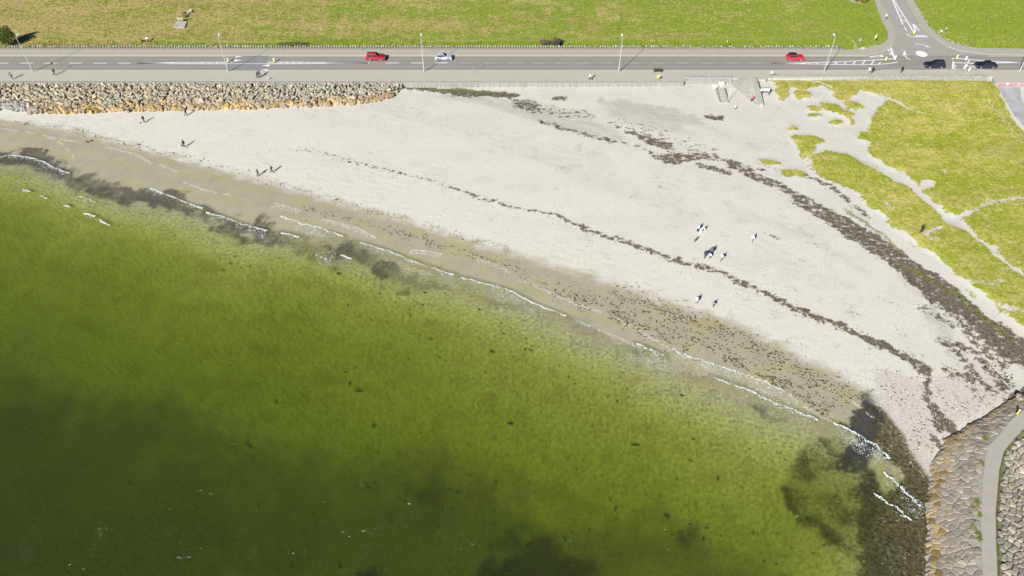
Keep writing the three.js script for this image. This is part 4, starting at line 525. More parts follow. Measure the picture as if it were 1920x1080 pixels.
      poly.forEach(([x, z]) => P.push(x - mx, sl(x, z) - 0.3, z - mz)); poly.forEach(([x, z]) => P.push(x - mx, sl(x, z) + up * 0.45 + tx * (x - mx) + tz * (z - mz), z - mz)); poly.forEach(([x, z]) => { const X = (x - mx) * 0.88, Z = (z - mz) * 0.88; P.push(X, sl(mx + X, mz + Z) + up + tx * X + tz * Z, Z); }); P.push(0, up * 1.12, 0);
      const wind = ((poly[1][0] - poly[0][0]) * (mz - poly[0][1]) - (poly[1][1] - poly[0][1]) * (mx - poly[0][0])) > 0;
      for (let i = 0; i < n; i++) { const j = (i + 1) % n; for (const [u, v] of [[0, n], [n, 2 * n]]) { const q = [u + i, v + i, u + j, u + j, v + i, v + j]; I.push(...(wind ? q : q.reverse())); } const e = [2 * n + i, 3 * n, 2 * n + j]; I.push(...(wind ? e : e.reverse())); }
      let g = new THREE.BufferGeometry(); g.setAttribute('position', new THREE.Float32BufferAttribute(P, 3)); g.setAttribute('uv', new THREE.Float32BufferAttribute(P.filter((_, i) => i % 3 !== 1), 2)); g.setIndex(I); g = g.toNonIndexed(); g.computeVertexNormals();
      made.push({ g, p: V3(mx, y0, mz), ar, c: paletteAt(mx, mz) });
    }
    made.sort((a, b) => b.ar - a.ar);
    const mats = new Map(), mat = (c) => { const lum = Math.max(0.08, Math.round((0.3 * c[0] + 0.6 * c[1] + 0.1 * c[2]) * 22) / 22), warm = Math.round((c[0] / c[2]) * 5) / 5 + 0.12, q = [lum * (1 + (warm - 1) * 0.17), lum * (1 - (warm - 1) * 0.035), lum * (1 - (warm - 1) * 0.33)], k = lum.toFixed(3) + ',' + warm.toFixed(2); if (!mats.has(k)) mats.set(k, new THREE.MeshStandardMaterial({ color: col(...q.map((v) => v * 1.25)), map: stoneMap(1.8), roughness: 0.95, bumpMap: bumpOf(1.6), bumpScale: 0.07 })); return mats.get(k); };
    for (const a of made.slice(0, most)) { const m = mesh('stone', a.g, mat(a.c), parent); m.position.copy(a.p); }
    if (made.length > most) { const m = mesh('small_stone', merge(made.slice(most).map((a) => a.g.translate(a.p.x, a.p.y, a.p.z))), mat([0.42, 0.37, 0.26]), parent); m.userData.kind = 'stuff'; }
  }
  const grade = (x, z) => { const a = toLine(FOOT, x, z), f = a / (a + toLine(PATH_W, x, z) + 1e-6), n = r(), warm = smooth(0.42, 0.05, f + 0.15 * gauss(r) + 0.2 * noise(x * 0.3, z * 0.15)); const k = between(0.78, 1.14, r); let c = n < 0.18 ? [0.48, 0.41, 0.285] : n < 0.5 ? [0.41, 0.35, 0.245] : [0.36, 0.312, 0.235]; c = c.map((v, i) => lerp(v, [0.46, 0.335, 0.17][i], warm * 0.85) * k); if (warm > 0.8 && n > 0.6) c = [0.30 * k, 0.19 * k, 0.10 * k]; return c; };
  stones(area, top, 0.73, cw, grade, (x, z) => toLine(PATH_W, x, z) > 0.3 && (toLine(PATH_W, x, z) > 1.3 || noise(x * 0.5, z * 0.5) > -0.3), 298, 0.018, 0.13);
  struct('concrete_path', slab([...PATH_W, ...PATH_E.slice().reverse()], 3.0, 0.8), (() => { const t = texture(512, 512, (i, j, o) => { const a = tileNoise(i / 60, j / 60, 8, 4), s = noise(i * 0.7, j * 0.7), k = 1 + 0.10 * a + 0.06 * s; o[0] = 0.395 * k; o[1] = 0.365 * k; o[2] = 0.31 * k; }); t.repeat.set(1 / 8, 1 / 8); return new THREE.MeshStandardMaterial({ map: t, roughness: 0.9, bumpMap: bumpOf(2), bumpScale: 0.006 }); })());
  const bank = thing('stone_bank', 'bank of loosely fitted pale stones on the landward side of the concrete footpath', 'stone bank');
  mesh('earth_bed', sheetOver(east, topE, 0.4, 0.06, [PATH_E]), mStone(0.20, 0.19, 0.13), bank);
  stones(east, topE, 0.7, bank, (x, z) => { const k = between(0.7, 1.2, r), n = r(); return (n < 0.3 ? [0.53, 0.48, 0.35] : n < 0.7 ? [0.45, 0.41, 0.29] : [0.34, 0.315, 0.235]).map((v) => v * k); }, (x, z) => toLine(PATH_E, x, z) > 0.42, 298, 0.03, 0.26);
  // tufts in the joints and along the path's edge
  const tuft = [], r3 = rng(72); for (const [x, z] of walk(PATH_E, 0.12)) if (noise(x * 0.8, z * 0.8) > -0.35) tuft.push({ p: V3(x + 0.22 + gauss(r3) * 0.1, 2.93, z), s: between(0.16, 0.3, r3), e: new THREE.Euler(0, r3() * 6, 0), c: col(0.19, 0.2, 0.03) });
  for (const [x, z] of [...[[61.76,-49.99],[61.17,-49.45],[61.4,-48.22],[59.91,-46.57],[59.94,-45.69],[59.82,-44.81],[67.64,-59.91],[67.42,-60.27],[65.03,-55.91]], ...[[67.95,-51.86],[66.51,-49.89],[66.95,-48.73],[66.59,-46.84],[67.87,-53.07]]]) for (let k = 0; k < 22; k++) { const X = x + gauss(r3) * 0.3, Z = z + gauss(r3) * 0.5; tuft.push({ p: V3(X, (inside(area, X, Z) ? top(X, Z) : topE(X, Z)) + 0.04, Z), s: between(0.15, 0.3, r3), e: new THREE.Euler(0, r3() * 6, 0), c: col(0.24, 0.24, 0.02) }); }
  edgeTufts.push(...tuft);
}
// ---------------------------------------------------------------- grass standing on field and dunes
function bladeTuft(seed, n, lean) {
  const r = rng(seed), p = [];
  for (let i = 0; i < n; i++) { const a = r() * 6.283, d = between(0, 0.55, r), x = d * Math.cos(a), z = d * Math.sin(a), h = between(0.5, 1, r), t = r() * 6.283, w = between(0.07, 0.13, r), lx = lean * Math.cos(a + 0.5) * h + 0.12, lz = lean * Math.sin(a + 0.5) * h; p.push(x - w * Math.cos(t), 0, z - w * Math.sin(t), x + w * Math.cos(t), 0, z + w * Math.sin(t), x + lx, h, z + lz); }
  const g = new THREE.BufferGeometry(); g.setAttribute('position', new THREE.Float32BufferAttribute(p, 3)); g.computeVertexNormals(); return g;
}
const mGrass = new THREE.MeshPhysicalMaterial({ color: 0xffffff, roughness: 0.9, specularIntensity: 0.3, side: THREE.DoubleSide });
{
  const r = rng(81), o = [0, 0, 0], F = [], D = [];
  for (let i = 0; i < 105000; i++) {
    const z = lerp(-174.9, -206, r()), x = between(-150, 150, r); if (inside(ROADS[0], x, z) || inside(ROADS[0], x + 0.5, z) || inside(ROADS[0], x - 0.5, z)) continue;
    if (fieldTrack.some((t) => z > -184 && toLine(t, x, z) < 0.45) && r() < 0.9) continue;
    turf(x, z, o, false); const rank = smooth(-180, -176, z) * 0.8, k = between(0.75, 1.35, r), clump = 0.5 + noise(x * 0.9, z * 0.9); if (r() > 0.45 + clump * 0.6 + rank) continue;
    F.push({ p: V3(x, fieldHeight(x, z) - 0.02, z), s: V3(0.34, between(0.12, 0.24, r) * (1 + rank), 0.34), e: new THREE.Euler(0, r() * 6.28, 0), c: col(o[0] * k, o[1] * k, o[2] * k) });
  }
  for (let i = 0; i < 90000; i++) {
    const x = between(55, 128, r), z = between(-159, -78, r), g = coverGreen(x, z); if (g < 0.4 ? (r() > 0.10 || grid(GREEN, x, z) < 0.06 || noise(x * 0.8, z * 0.8) < 0.05) : r() > g) continue;
    turf(x, z, o, true); const k = between(0.72, 1.35, r), tall = z < -136 ? 1.7 : 1, clump = 0.5 + noise(x * 0.7, z * 0.7); if (r() > 0.35 + clump * 0.7) continue;
    D.push({ p: V3(x, groundHeight(x, z) - 0.03, z), s: V3(0.32, between(0.10, 0.24, r) * tall * (0.6 + clump), 0.32), e: new THREE.Euler(0, r() * 6.28, 0), c: col(o[0] * k, o[1] * k, o[2] * k) });
  }
  stuff('field_grass', bladeTuft(1, 7, 0.35), mGrass, F, null, 'rough green and straw coloured grass covering the field beyond the road', 'grass');
  stuff('dune_grass', bladeTuft(2, 7, 0.35), mGrass, D, null, 'yellow green grass on the low dunes beside the sand', 'grass');
  stuff('edge_grass', bladeTuft(3, 9, 0.5), mGrass, edgeTufts, null, 'green tufts growing along the footpath edge and between the stones', 'grass');
}
// ---------------------------------------------------------------- wrack: clumps of dry weed, in lines and scattered
{
  const clump = (seed) => { const r = rng(seed), n = 7, p = [], rim = []; for (let i = 0; i < n; i++) { const a = (i / n) * 6.283, q = between(0.45, 1.25, r); rim.push([q * Math.cos(a), 0, q * 0.75 * Math.sin(a)]); } const c = [0.1, 0.5, 0]; for (let i = 0; i < n; i++) p.push(...c, ...rim[(i + 1) % n], ...rim[i]); const g = new THREE.BufferGeometry(); g.setAttribute('position', new THREE.Float32BufferAttribute(p, 3)); g.computeVertexNormals(); return g; };
  const G = [clump(1), clump(2), clump(3)], r = rng(91), L = [[], [], []];
  const put = (x, z, s, c) => L[Math.floor(r() * 3)].push({ p: V3(x, groundHeight(x, z) - 0.01, z), s: V3(s * between(0.7, 1.6, r), s * between(0.4, 0.9, r), s), e: new THREE.Euler(0, r() < 0.65 ? -0.35 + gauss(r) * 0.4 : r() * 6.28, 0), c });
  const brown = () => { const k = between(0.55, 1.5, r); return col(0.072 * k, 0.047 * k, 0.028 * k); }, olive = () => { const k = between(0.6, 1.4, r); return col(0.06 * k, 0.054 * k, 0.028 * k); };
  for (let i = 0; i < 330000; i++) { const x = between(-45, 90, r), z = between(-160, -62, r), m = grid(WEED, x, z); if (m < 0.08) continue; const q = m + 0.40 * noise(x * 1.9, z * 1.9) + 0.5 * noise(x * 5.1, z * 5.1) + 0.62 * noise(x * 0.85 + 20, z * 1.25); if (q < 0.46 || r() > 0.5) continue; put(x, z, between(0.07, 0.19, r), x < 30 && z < -140 ? olive() : brown()); }
  const scatter = (line, n, sd, s0, s1, c) => { const w = walk(line, 0.5); for (let i = 0; i < n; i++) { const [x, z, dx, dz] = w[Math.floor(r() * w.length)], q = gauss(r) * sd; if (noise(x * 0.35 + 8, z * 0.35 + q) < -0.12) continue; put(x - dz * q + gauss(r) * 0.3, z + dx * q, between(s0, s1, r), c()); } };
  scatter([[-115.54,-145.87],[-107.47,-144.04],[-97.27,-142.51],[-88.61,-138.51],[-76.57,-133.99],[-67.72,-131.2],[-58.75,-127.14],[-47.72,-122.4]], 420, 1.0, 0.10, 0.24, olive); scatter([[-47.72,-122.4],[-36.13,-117.98],[-27.14,-114.09],[-20.61,-111.46],[-10.06,-106.75],[0,-102.25]], 420, 0.9, 0.09, 0.2, olive);
  scatter([[-40.89,-114.91],[-33.16,-112.42],[-26.58,-109.58],[-20.19,-107.05]], 170, 0.8, 0.09, 0.22, olive); scatter([[-22.37,-108.57],[-16,-105.22],[-7.86,-101.66],[0,-98.21],[7.48,-92.21]], 420, 1.3, 0.08, 0.22, olive);
  scatter([[-61.17,-132.16],[-45.55,-133.67],[-31.24,-129.09],[-11.79,-120.4],[0,-114.32]], 190, 0.7, 0.08, 0.18, brown); scatter([[7.48,-92.21],[12.9,-89.56],[21.44,-84.02],[29.58,-79.36]], 700, 1.9, 0.08, 0.24, olive); scatter([[16.71,-91.26],[30.38,-84.34],[41.1,-76.89],[48.13,-71.58],[54.87,-67.05]], 1500, 2.8, 0.07, 0.22, brown); scatter([[29.93,-81.53],[37.29,-74.91],[43.1,-71.22],[48.3,-66.31]], 650, 1.2, 0.08, 0.24, olive);
  scatter([[20.15,-88.73],[33.13,-84.84],[42.19,-77.92],[48.4,-72.58],[52.58,-70.01]], 320, 0.8, 0.08, 0.22, brown);
  const sprinkle = (poly, n, s0, s1, c) => { const xs = poly.map((p) => p[0]), zs = poly.map((p) => p[1]); for (let i = 0, k = 0; i < n && k < n * 30; k++) { const x = between(Math.min(...xs), Math.max(...xs), r), z = between(Math.min(...zs), Math.max(...zs), r); if (!inside(poly, x, z) || noise(x * 0.2, z * 0.2) < -0.15) continue; put(x, z, between(s0, s1, r), c()); i++; } };
  sprinkle([[-38.07,-129.85],[4.07,-109.32],[40.33,-89.44],[58.08,-74.39],[63.83,-74.24],[41.13,-93.19],[4.16,-113.92],[-36.11,-131.66]], 420, 0.05, 0.12, brown); sprinkle([[4.46,-129.21],[54.45,-108.37],[70.96,-84.05],[64.09,-79.62],[32.94,-100],[-1.06,-117.22]], 520, 0.04, 0.10, brown); sprinkle([[57.25,-74.42],[65.09,-73.17],[75.92,-69.84],[66.08,-63.41],[59.32,-56.64],[56.77,-61.04]], 330, 0.07, 0.2, brown); sprinkle([[0,-151.71],[47.62,-123.22],[55.35,-119.67],[48.81,-128.65],[22.64,-144.9]], 300, 0.05, 0.12, brown); sprinkle([[70.89,-79.47],[78.1,-72.85],[75.47,-68.86],[71.6,-73]], 260, 0.08, 0.22, brown);
  for (const [x, z] of [[-92.35,-137.51],[-91.66,-137.86],[-83.15,-144.26],[-80.53,-136.16]]) put(x, z, 0.5, brown());
  // weed on the reef and single plants on the sea floor
  for (let i = 0; i < 26000; i++) { const x = between(28, 64, r), z = between(-72, -36, r), m = grid(REEF, x, z); if (r() > m * 0.75 || m + 0.4 * noise(x * 1.6, z * 1.6) < 0.45) continue; const k = between(0.5, 1.6, r), w = r(); put(x, z, between(0.07, 0.2, r), w < 0.06 ? col(0.26 * k, 0.22 * k, 0.14 * k) : w < 0.5 ? col(0.12 * k, 0.09 * k, 0.034 * k) : col(0.07 * k, 0.058 * k, 0.02 * k)); }
  for (let i = 0; i < 520; i++) { const x = between(-70, 46, r), z = between(-112, -38, r); if (shore(x, z) > -5 || r() > smooth(-70, -30, x) * 0.75 + 0.12) continue; put(x, z, between(0.14, 0.32, r) * (r() < 0.12 ? 1.9 : 1), col(0.035, 0.035, 0.018)); }
  const m = new THREE.MeshPhysicalMaterial({ color: 0xffffff, roughness: 0.95, specularIntensity: 0.3, side: THREE.DoubleSide }); L.forEach((items, k) => stuff('seaweed', G[k], m, items, null, 'dark brown seaweed cast up in lines and clumps over the sand', 'seaweed'));
  // shingle
  const peb = [], r5 = rng(95); for (let i = 0; i < 30000; i++) { const x = between(40, 82, r5), z = between(-84, -48, r5), s = grid(SHINGLE, x, z); if (r5() > s * 0.8) continue; const k = between(0.7, 1.25, r5), w = r5(); peb.push({ p: V3(x, groundHeight(x, z) + 0.005, z), s: V3(1, 0.6, 0.8).multiplyScalar(between(0.03, 0.10, r5) * (r5() < 0.03 ? 1.8 : 1)), e: new THREE.Euler(0, r5() * 6, 0), c: w < 0.4 ? col(0.56 * k, 0.52 * k, 0.46 * k) : w < 0.7 ? col(0.46 * k, 0.38 * k, 0.32 * k) : col(0.38 * k, 0.36 * k, 0.34 * k) }); }
  stuff('pebbles', new THREE.IcosahedronGeometry(1, 0), mTinted, peb, null, 'pale and rust coloured pebbles strewn over the upper beach', 'pebbles');
  // the ragged line of stones along the ramp and the verge of the side road
  const rub = [], r6 = rng(96); for (const [line, n, sd] of [[[[108.34,-152.51],[108.33,-149.76],[109,-147.51],[108.86,-143.57],[109.12,-139.14],[109.65,-133.09]], 75, 1.0], [[[111.05,-200.88],[109.32,-191.14],[109.99,-185.01],[110.56,-180.29],[112.32,-177.99],[116.07,-175.73]], 110, 0.6], [[[86.09,-181.45],[86.88,-177.99],[86.32,-174.61]], 40, 0.3], [[[87.12,-174.61],[89.9,-175.73],[92.11,-176.29]], 40, 0.5], [[[93.91,-202.34],[95.83,-200.99],[97.93,-202]], 60, 0.6]]) { const w = walk(line, 0.3); for (let i = 0; i < n; i++) { const [x, z] = w[Math.floor(r6() * w.length)], X = x + gauss(r6) * sd, Z = z + gauss(r6) * sd, s = between(0.04, 0.2, r6) * (r6() < 0.1 ? 1.6 : 1); rub.push({ p: V3(X, (z > -160 ? groundHeight(X, Z) : R + 0.02) + s * 0.3, Z), s, e: new THREE.Euler(r6() * 6, r6() * 6, 0), c: rockTone([0.40, 0.36, 0.28], r6) }); } }
  stuff('rubble', CHIPS[0], mTinted, rub, null, 'small pale stones lying along the verge of the side road and the ramp', 'rubble');
}
// ---------------------------------------------------------------- cars
const mGlass = std(0.02, 0.022, 0.026, 0.08), mTyre = std(0.02, 0.02, 0.02, 0.9), mRim = std(0.55, 0.55, 0.56, 0.35, { metalness: 0.7 }), mLampGlass = std(0.7, 0.7, 0.7, 0.15), mTail = std(0.35, 0.02, 0.02, 0.25), mTrim = std(0.03, 0.03, 0.03, 0.6), mPlate = std(0.7, 0.7, 0.66, 0.6);
const carPaint = (r, g, b, metal = 0) => new THREE.MeshPhysicalMaterial({ color: col(r, g, b), roughness: 0.42, metalness: metal, clearcoat: 1, clearcoatRoughness: 0.06 });
function panel(a, b, c, d, u0, u1, v0, v1, out) {                // a thin pane inset on the quad a b c d (a-b bottom, d-c top), standing proud of it
  const q = (u, v) => a.clone().lerp(b, u).lerp(d.clone().lerp(c, u), v), P = [q(u0, v0), q(u1, v0), q(u1, v1), q(u0, v1)], n = P[1].clone().sub(P[0]).cross(P[3].clone().sub(P[0])).normalize();
  const o = P.map((p) => p.clone().addScaledVector(n, out)), i = P.map((p) => p.clone().addScaledVector(n, -0.02)), pos = [], f = (...t) => t.forEach((p) => pos.push(p.x, p.y, p.z));
  f(o[0], o[1], o[2], o[0], o[2], o[3]); for (let k = 0; k < 4; k++) { const j = (k + 1) % 4; f(i[k], i[j], o[j], i[k], o[j], o[k]); }
  const g = new THREE.BufferGeometry(); g.setAttribute('position', new THREE.Float32BufferAttribute(pos, 3)); g.computeVertexNormals(); return g;
}
function makeCar(name, label, spec, paintM, roofM, at, turn) {
  const { L, W, H, wb, belt, hood, cowl, roofF, roofR, tail, clear = 0.22, wheel = 0.33, deck = 0 } = spec, t = thing(name, label, 'car', at, turn), h = L / 2;
  const s = new THREE.Shape(), ax = [-wb / 2 - 0.02, wb / 2 - 0.02];
  s.moveTo(-h + 0.06, clear + 0.08);
  for (const x of ax) { s.lineTo(x - wheel - 0.06, clear); s.absarc(x, wheel, wheel + 0.06, Math.PI + 0.25, -0.25, true); s.lineTo(x + wheel + 0.06, clear); }
  s.lineTo(h - 0.10, clear + 0.02); s.quadraticCurveTo(h, clear + 0.1, h, 0.55); s.quadraticCurveTo(h - 0.02, hood - 0.12, h - 0.22, hood - 0.05); s.quadraticCurveTo(lerp(cowl, h, 0.5), hood + 0.03, cowl, belt - 0.02);
  if (deck) { s.lineTo(-h + deck, belt); s.quadraticCurveTo(-h + 0.1, belt + 0.02, -h + 0.04, belt - 0.10); } else s.lineTo(-h + tail, belt);
  s.quadraticCurveTo(-h, belt - 0.25, -h + 0.01, 0.5); s.lineTo(-h + 0.06, clear + 0.08);
  const bw = 0.09; const bg = new THREE.ExtrudeGeometry(s, { depth: W - 2 * bw, bevelEnabled: true, bevelSize: 0.05, bevelThickness: bw, bevelSegments: 3, curveSegments: 10 }).translate(0, 0, -W / 2 + bw);
  mesh('body', bg, paintM, t);
  const rb = -h + (deck ? deck : tail + 0.06), wB = W * 0.47, wT = W * 0.37, y0 = belt - 0.03, y1 = H;
  const A = { rl: V3(rb, y0, wB), rr: V3(rb, y0, -wB), fl: V3(cowl + 0.04, y0, wB * 0.97), fr: V3(cowl + 0.04, y0, -wB * 0.97), trl: V3(roofR, y1 - 0.05, wT), trr: V3(roofR, y1 - 0.05, -wT), tfl: V3(roofF, y1 - 0.02, wT), tfr: V3(roofF, y1 - 0.02, -wT) };
  const cab = [], f = (...q) => q.forEach((p) => cab.push(p.x, p.y, p.z)), quad = (a, b, c, d) => f(a, b, c, a, c, d);
  quad(A.rl, A.fl, A.tfl, A.trl); quad(A.fr, A.rr, A.trr, A.tfr); quad(A.fl, A.fr, A.tfr, A.tfl); quad(A.rr, A.rl, A.trl, A.trr); quad(A.trl, A.tfl, A.tfr, A.trr); quad(A.rl, A.rr, A.fr, A.fl);
  const cg = new THREE.BufferGeometry(); cg.setAttribute('position', new THREE.Float32BufferAttribute(cab, 3)); cg.computeVertexNormals(); mesh('cabin', cg, paintM, t);
  mesh('windscreen', panel(A.fl, A.fr, A.tfr, A.tfl, 0.05, 0.95, 0.06, 0.94, 0.012), mGlass, t);
  mesh('rear_window', panel(A.rr, A.rl, A.trl, A.trr, 0.08, 0.92, 0.18, 0.9, 0.012), mGlass, t);
  for (const [u0, u1] of [[0.07, 0.47], [0.5, 0.93]]) { mesh('side_window', panel(A.rl, A.fl, A.tfl, A.trl, u0, u1, 0.12, 0.88, 0.012), mGlass, t); mesh('side_window', panel(A.fr, A.rr, A.trr, A.tfr, 1 - u1, 1 - u0, 0.12, 0.88, 0.012), mGlass, t); }
  mesh('roof', new RoundedBoxGeometry(roofF - roofR + 0.06, 0.07, wT * 2 + 0.04, 3, 0.035).translate((roofF + roofR) / 2, y1 - 0.02, 0), roofM, t);
  for (const x of ax) for (const z of [-1, 1]) { const w = new THREE.Group(); w.name = 'wheel'; w.position.set(x, wheel, z * (W / 2 - 0.11)); t.add(w); mesh('tyre', new THREE.CylinderGeometry(wheel, wheel, 0.22, 20).rotateX(Math.PI / 2), mTyre, w); mesh('rim', merge([new THREE.CylinderGeometry(wheel * 0.66, wheel * 0.66, 0.236, 16).rotateX(Math.PI / 2), new THREE.CylinderGeometry(wheel * 0.2, wheel * 0.2, 0.25, 8).rotateX(Math.PI / 2)]), mRim, w); }
  for (const z of [-1, 1]) {
    mesh('headlight', new RoundedBoxGeometry(0.34, 0.13, 0.3, 2, 0.05).rotateY(z * 0.35).translate(h - 0.19, hood - 0.15, z * (W / 2 - 0.2)), mLampGlass, t);
    mesh('tail_light', new RoundedBoxGeometry(0.12, 0.22, 0.26, 2, 0.04).translate(-h + 0.06, belt - 0.16, z * (W / 2 - 0.18)), mTail, t);
    mesh('wing_mirror', merge([new RoundedBoxGeometry(0.12, 0.13, 0.2, 2, 0.05).translate(cowl - 0.14, belt + 0.08, z * (W / 2 + 0.07)), boxAt(0.05, 0.04, 0.12, cowl - 0.14, belt + 0.03, z * (W / 2 - 0.03))]), paintM, t);
  }
  mesh('grille', new RoundedBoxGeometry(0.05, 0.2, W * 0.55, 2, 0.02).translate(h - 0.005, 0.5, 0), mTrim, t);
  mesh('number_plate', boxAt(0.02, 0.11, 0.5, h + 0.025, 0.4, 0), mPlate, t); mesh('number_plate', boxAt(0.02, 0.11, 0.5, -h - 0.012, 0.55, 0), mPlate, t);
  for (const z of [-1, 1]) mesh('sill', new RoundedBoxGeometry(wb - 2 * wheel - 0.2, 0.1, 0.05, 2, 0.02).translate(-0.02, clear + 0.02, z * (W / 2 - 0.01)), mTrim, t);
  if (spec.rails) for (const z of [-1, 1]) mesh('roof_rail', merge([bar(V3(roofR + 0.12, y1 + 0.06, z * wT * 0.9), V3(roofF - 0.2, y1 + 0.07, z * wT * 0.9), 0.02)]), std(0.4, 0.4, 0.42, 0.4, { metalness: 0.6 }), t);
  return t;
}
{
  const red = carPaint(0.42, 0.012, 0.03), red2 = carPaint(0.62, 0.02, 0.035), silver = carPaint(0.60, 0.62, 0.66, 0.2), navy = carPaint(0.016, 0.015, 0.03), navy2 = carPaint(0.016, 0.015, 0.028), black = carPaint(0.015, 0.016, 0.03);
  const P = [[-33.41,-169.39],[-16.79,-169.63],[69.35,-169.31],[102.08,-165.68],[114.46,-165.63]], y = R + 0.001, to = (p) => [p[0], y, p[1]];
  makeCar('car', 'dark red sport utility car driving along the road above the boulder bank', { L: 4.65, W: 1.88, H: 1.72, wb: 2.7, belt: 1.05, hood: 1.0, cowl: 0.85, roofF: 0.15, roofR: -1.95, tail: 0.12, clear: 0.28, wheel: 0.37, rails: true }, red, red, to(P[0]), 0);
  makeCar('car', 'silver grey hatchback following close ahead of the dark red car', { L: 4.1, W: 1.75, H: 1.47, wb: 2.5, belt: 0.92, hood: 0.86, cowl: 0.78, roofF: 0.05, roofR: -1.5, tail: 0.2 }, silver, silver, to(P[1]), 0);
  makeCar('car', 'bright red small crossover car with a black roof', { L: 4.2, W: 1.8, H: 1.6, wb: 2.55, belt: 1.0, hood: 0.94, cowl: 0.8, roofF: 0.12, roofR: -1.6, tail: 0.16, clear: 0.25, wheel: 0.35 }, red2, carPaint(0.02, 0.02, 0.035), to(P[2]), 0);
  makeCar('car', 'dark navy estate car coming up to the white roundabout spot', { L: 4.75, W: 1.85, H: 1.62, wb: 2.78, belt: 1.0, hood: 0.93, cowl: 0.75, roofF: 0.0, roofR: -2.0, tail: 0.14, wheel: 0.35, clear: 0.25, rails: true }, navy, navy2, to(P[3]), Math.PI);
  makeCar('car', 'dark navy saloon car passing the crossing with white posts', { L: 4.9, W: 1.85, H: 1.46, wb: 2.95, belt: 0.94, hood: 0.88, cowl: 0.85, roofF: 0.2, roofR: -1.0, tail: 0.2, deck: 0.62, wheel: 0.34 }, black, black, to(P[4]), Math.PI);
}
// ---------------------------------------------------------------- street lamps, signs, bollards
const mSteel = std(0.62, 0.62, 0.60, 0.5, { metalness: 0.3 }), mDark = std(0.035, 0.033, 0.03, 0.7), mYellow = std(0.80, 0.66, 0.05, 0.55), mWhitePlastic = std(0.80, 0.80, 0.78, 0.6), mGreyPlate = std(0.36, 0.36, 0.35, 0.6), mConcrete = new THREE.MeshStandardMaterial({ color: col(0.62, 0.58, 0.49), map: stoneMap(1.5), roughness: 0.93 });
{
  const pts = [[-114.89,-163.32],[-68.07,-163.32],[-21.1,-163.22],[25.57,-163.16],[74.82,-163.22],[121.75,-163.47]], LAB = ['tall pale street lamp post beside the dark green bush', 'tall pale street lamp post at the road crossing with white triangles', 'tall pale street lamp post between the dark red car and the silver hatchback', 'tall pale street lamp post standing just west of the dark bench', 'tall pale street lamp post by the bright red crossover car', 'tall pale street lamp post near the navy saloon and the pink wall'];
  const t = thing('street_lamp', LAB[0], 'street lamp', [0, 0, 0], 0, 'street lamps along the promenade');
  mesh('pole', new THREE.LatheGeometry([[0.0, 0], [0.13, 0], [0.13, 1.1], [0.10, 1.2], [0.075, 4], [0.055, 8.6], [0, 8.62]].map(([a, b]) => new THREE.Vector2(a, b)), 12), mSteel, t);
  mesh('base_plate', cylAt(0.2, 0.22, 0.06, 0, 0.03, 0, 12), mGreyPlate, t);
  mesh('bracket', merge([bar(V3(0, 8.5, 0), V3(0, 8.78, -0.35), 0.04), bar(V3(0, 8.78, -0.35), V3(0, 8.85, -0.8), 0.04)]), mSteel, t);
  mesh('lamp_head', new RoundedBoxGeometry(0.34, 0.16, 0.8, 3, 0.07).rotateX(0.08).translate(0, 8.88, -1.05), mWhitePlastic, t);
  mesh('lamp_lens', new RoundedBoxGeometry(0.26, 0.05, 0.55, 2, 0.02).rotateX(0.08).translate(0, 8.79, -1.08), mLampGlass, t);
  mesh('hatch', boxAt(0.1, 0.45, 0.02, 0, 0.7, 0.13), mGreyPlate, t);
  pts.forEach(([x, z], i) => { if (i) copyOf(t, LAB[i], [x, R + 0.11, z], 0, 'street lamps along the promenade'); else { t.position.set(x, R + 0.11, z); } });
}
function signPost(label, [x, z], y, h, shape, plateMat, size, yaw = 0, extra) {
  const t = thing('road_sign', label, 'road sign', [x, y, z], yaw);
  mesh('post', cylAt(0.035, 0.035, h, 0, h / 2, 0, 8), mGreyPlate, t);
  mesh('plate', shape === 'round' ? new THREE.CylinderGeometry(size / 2, size / 2, 0.03, 20).rotateX(Math.PI / 2).translate(0, h - size / 2, 0.05) : shape === 'triangle' ? new THREE.CylinderGeometry(size / 1.73, size / 1.73, 0.03, 3).rotateX(Math.PI / 2).rotateZ(Math.PI).translate(0, h - size / 2, 0.05) : new RoundedBoxGeometry(size, size * (extra?.tall ?? 1), 0.03, 2, 0.012).translate(0, h - (size * (extra?.tall ?? 1)) / 2, 0.05), plateMat, t);
  if (extra?.second) mesh('upper_plate', extra.diamond ? new THREE.BoxGeometry(0.4, 0.4, 0.03).rotateZ(0.785).translate(0, h + 0.27, 0.05) : new RoundedBoxGeometry(size * 0.8, size * 0.6, 0.03, 2, 0.012).translate(0, h - size - size * 0.35, 0.05), extra.second, t);
  return t;
}
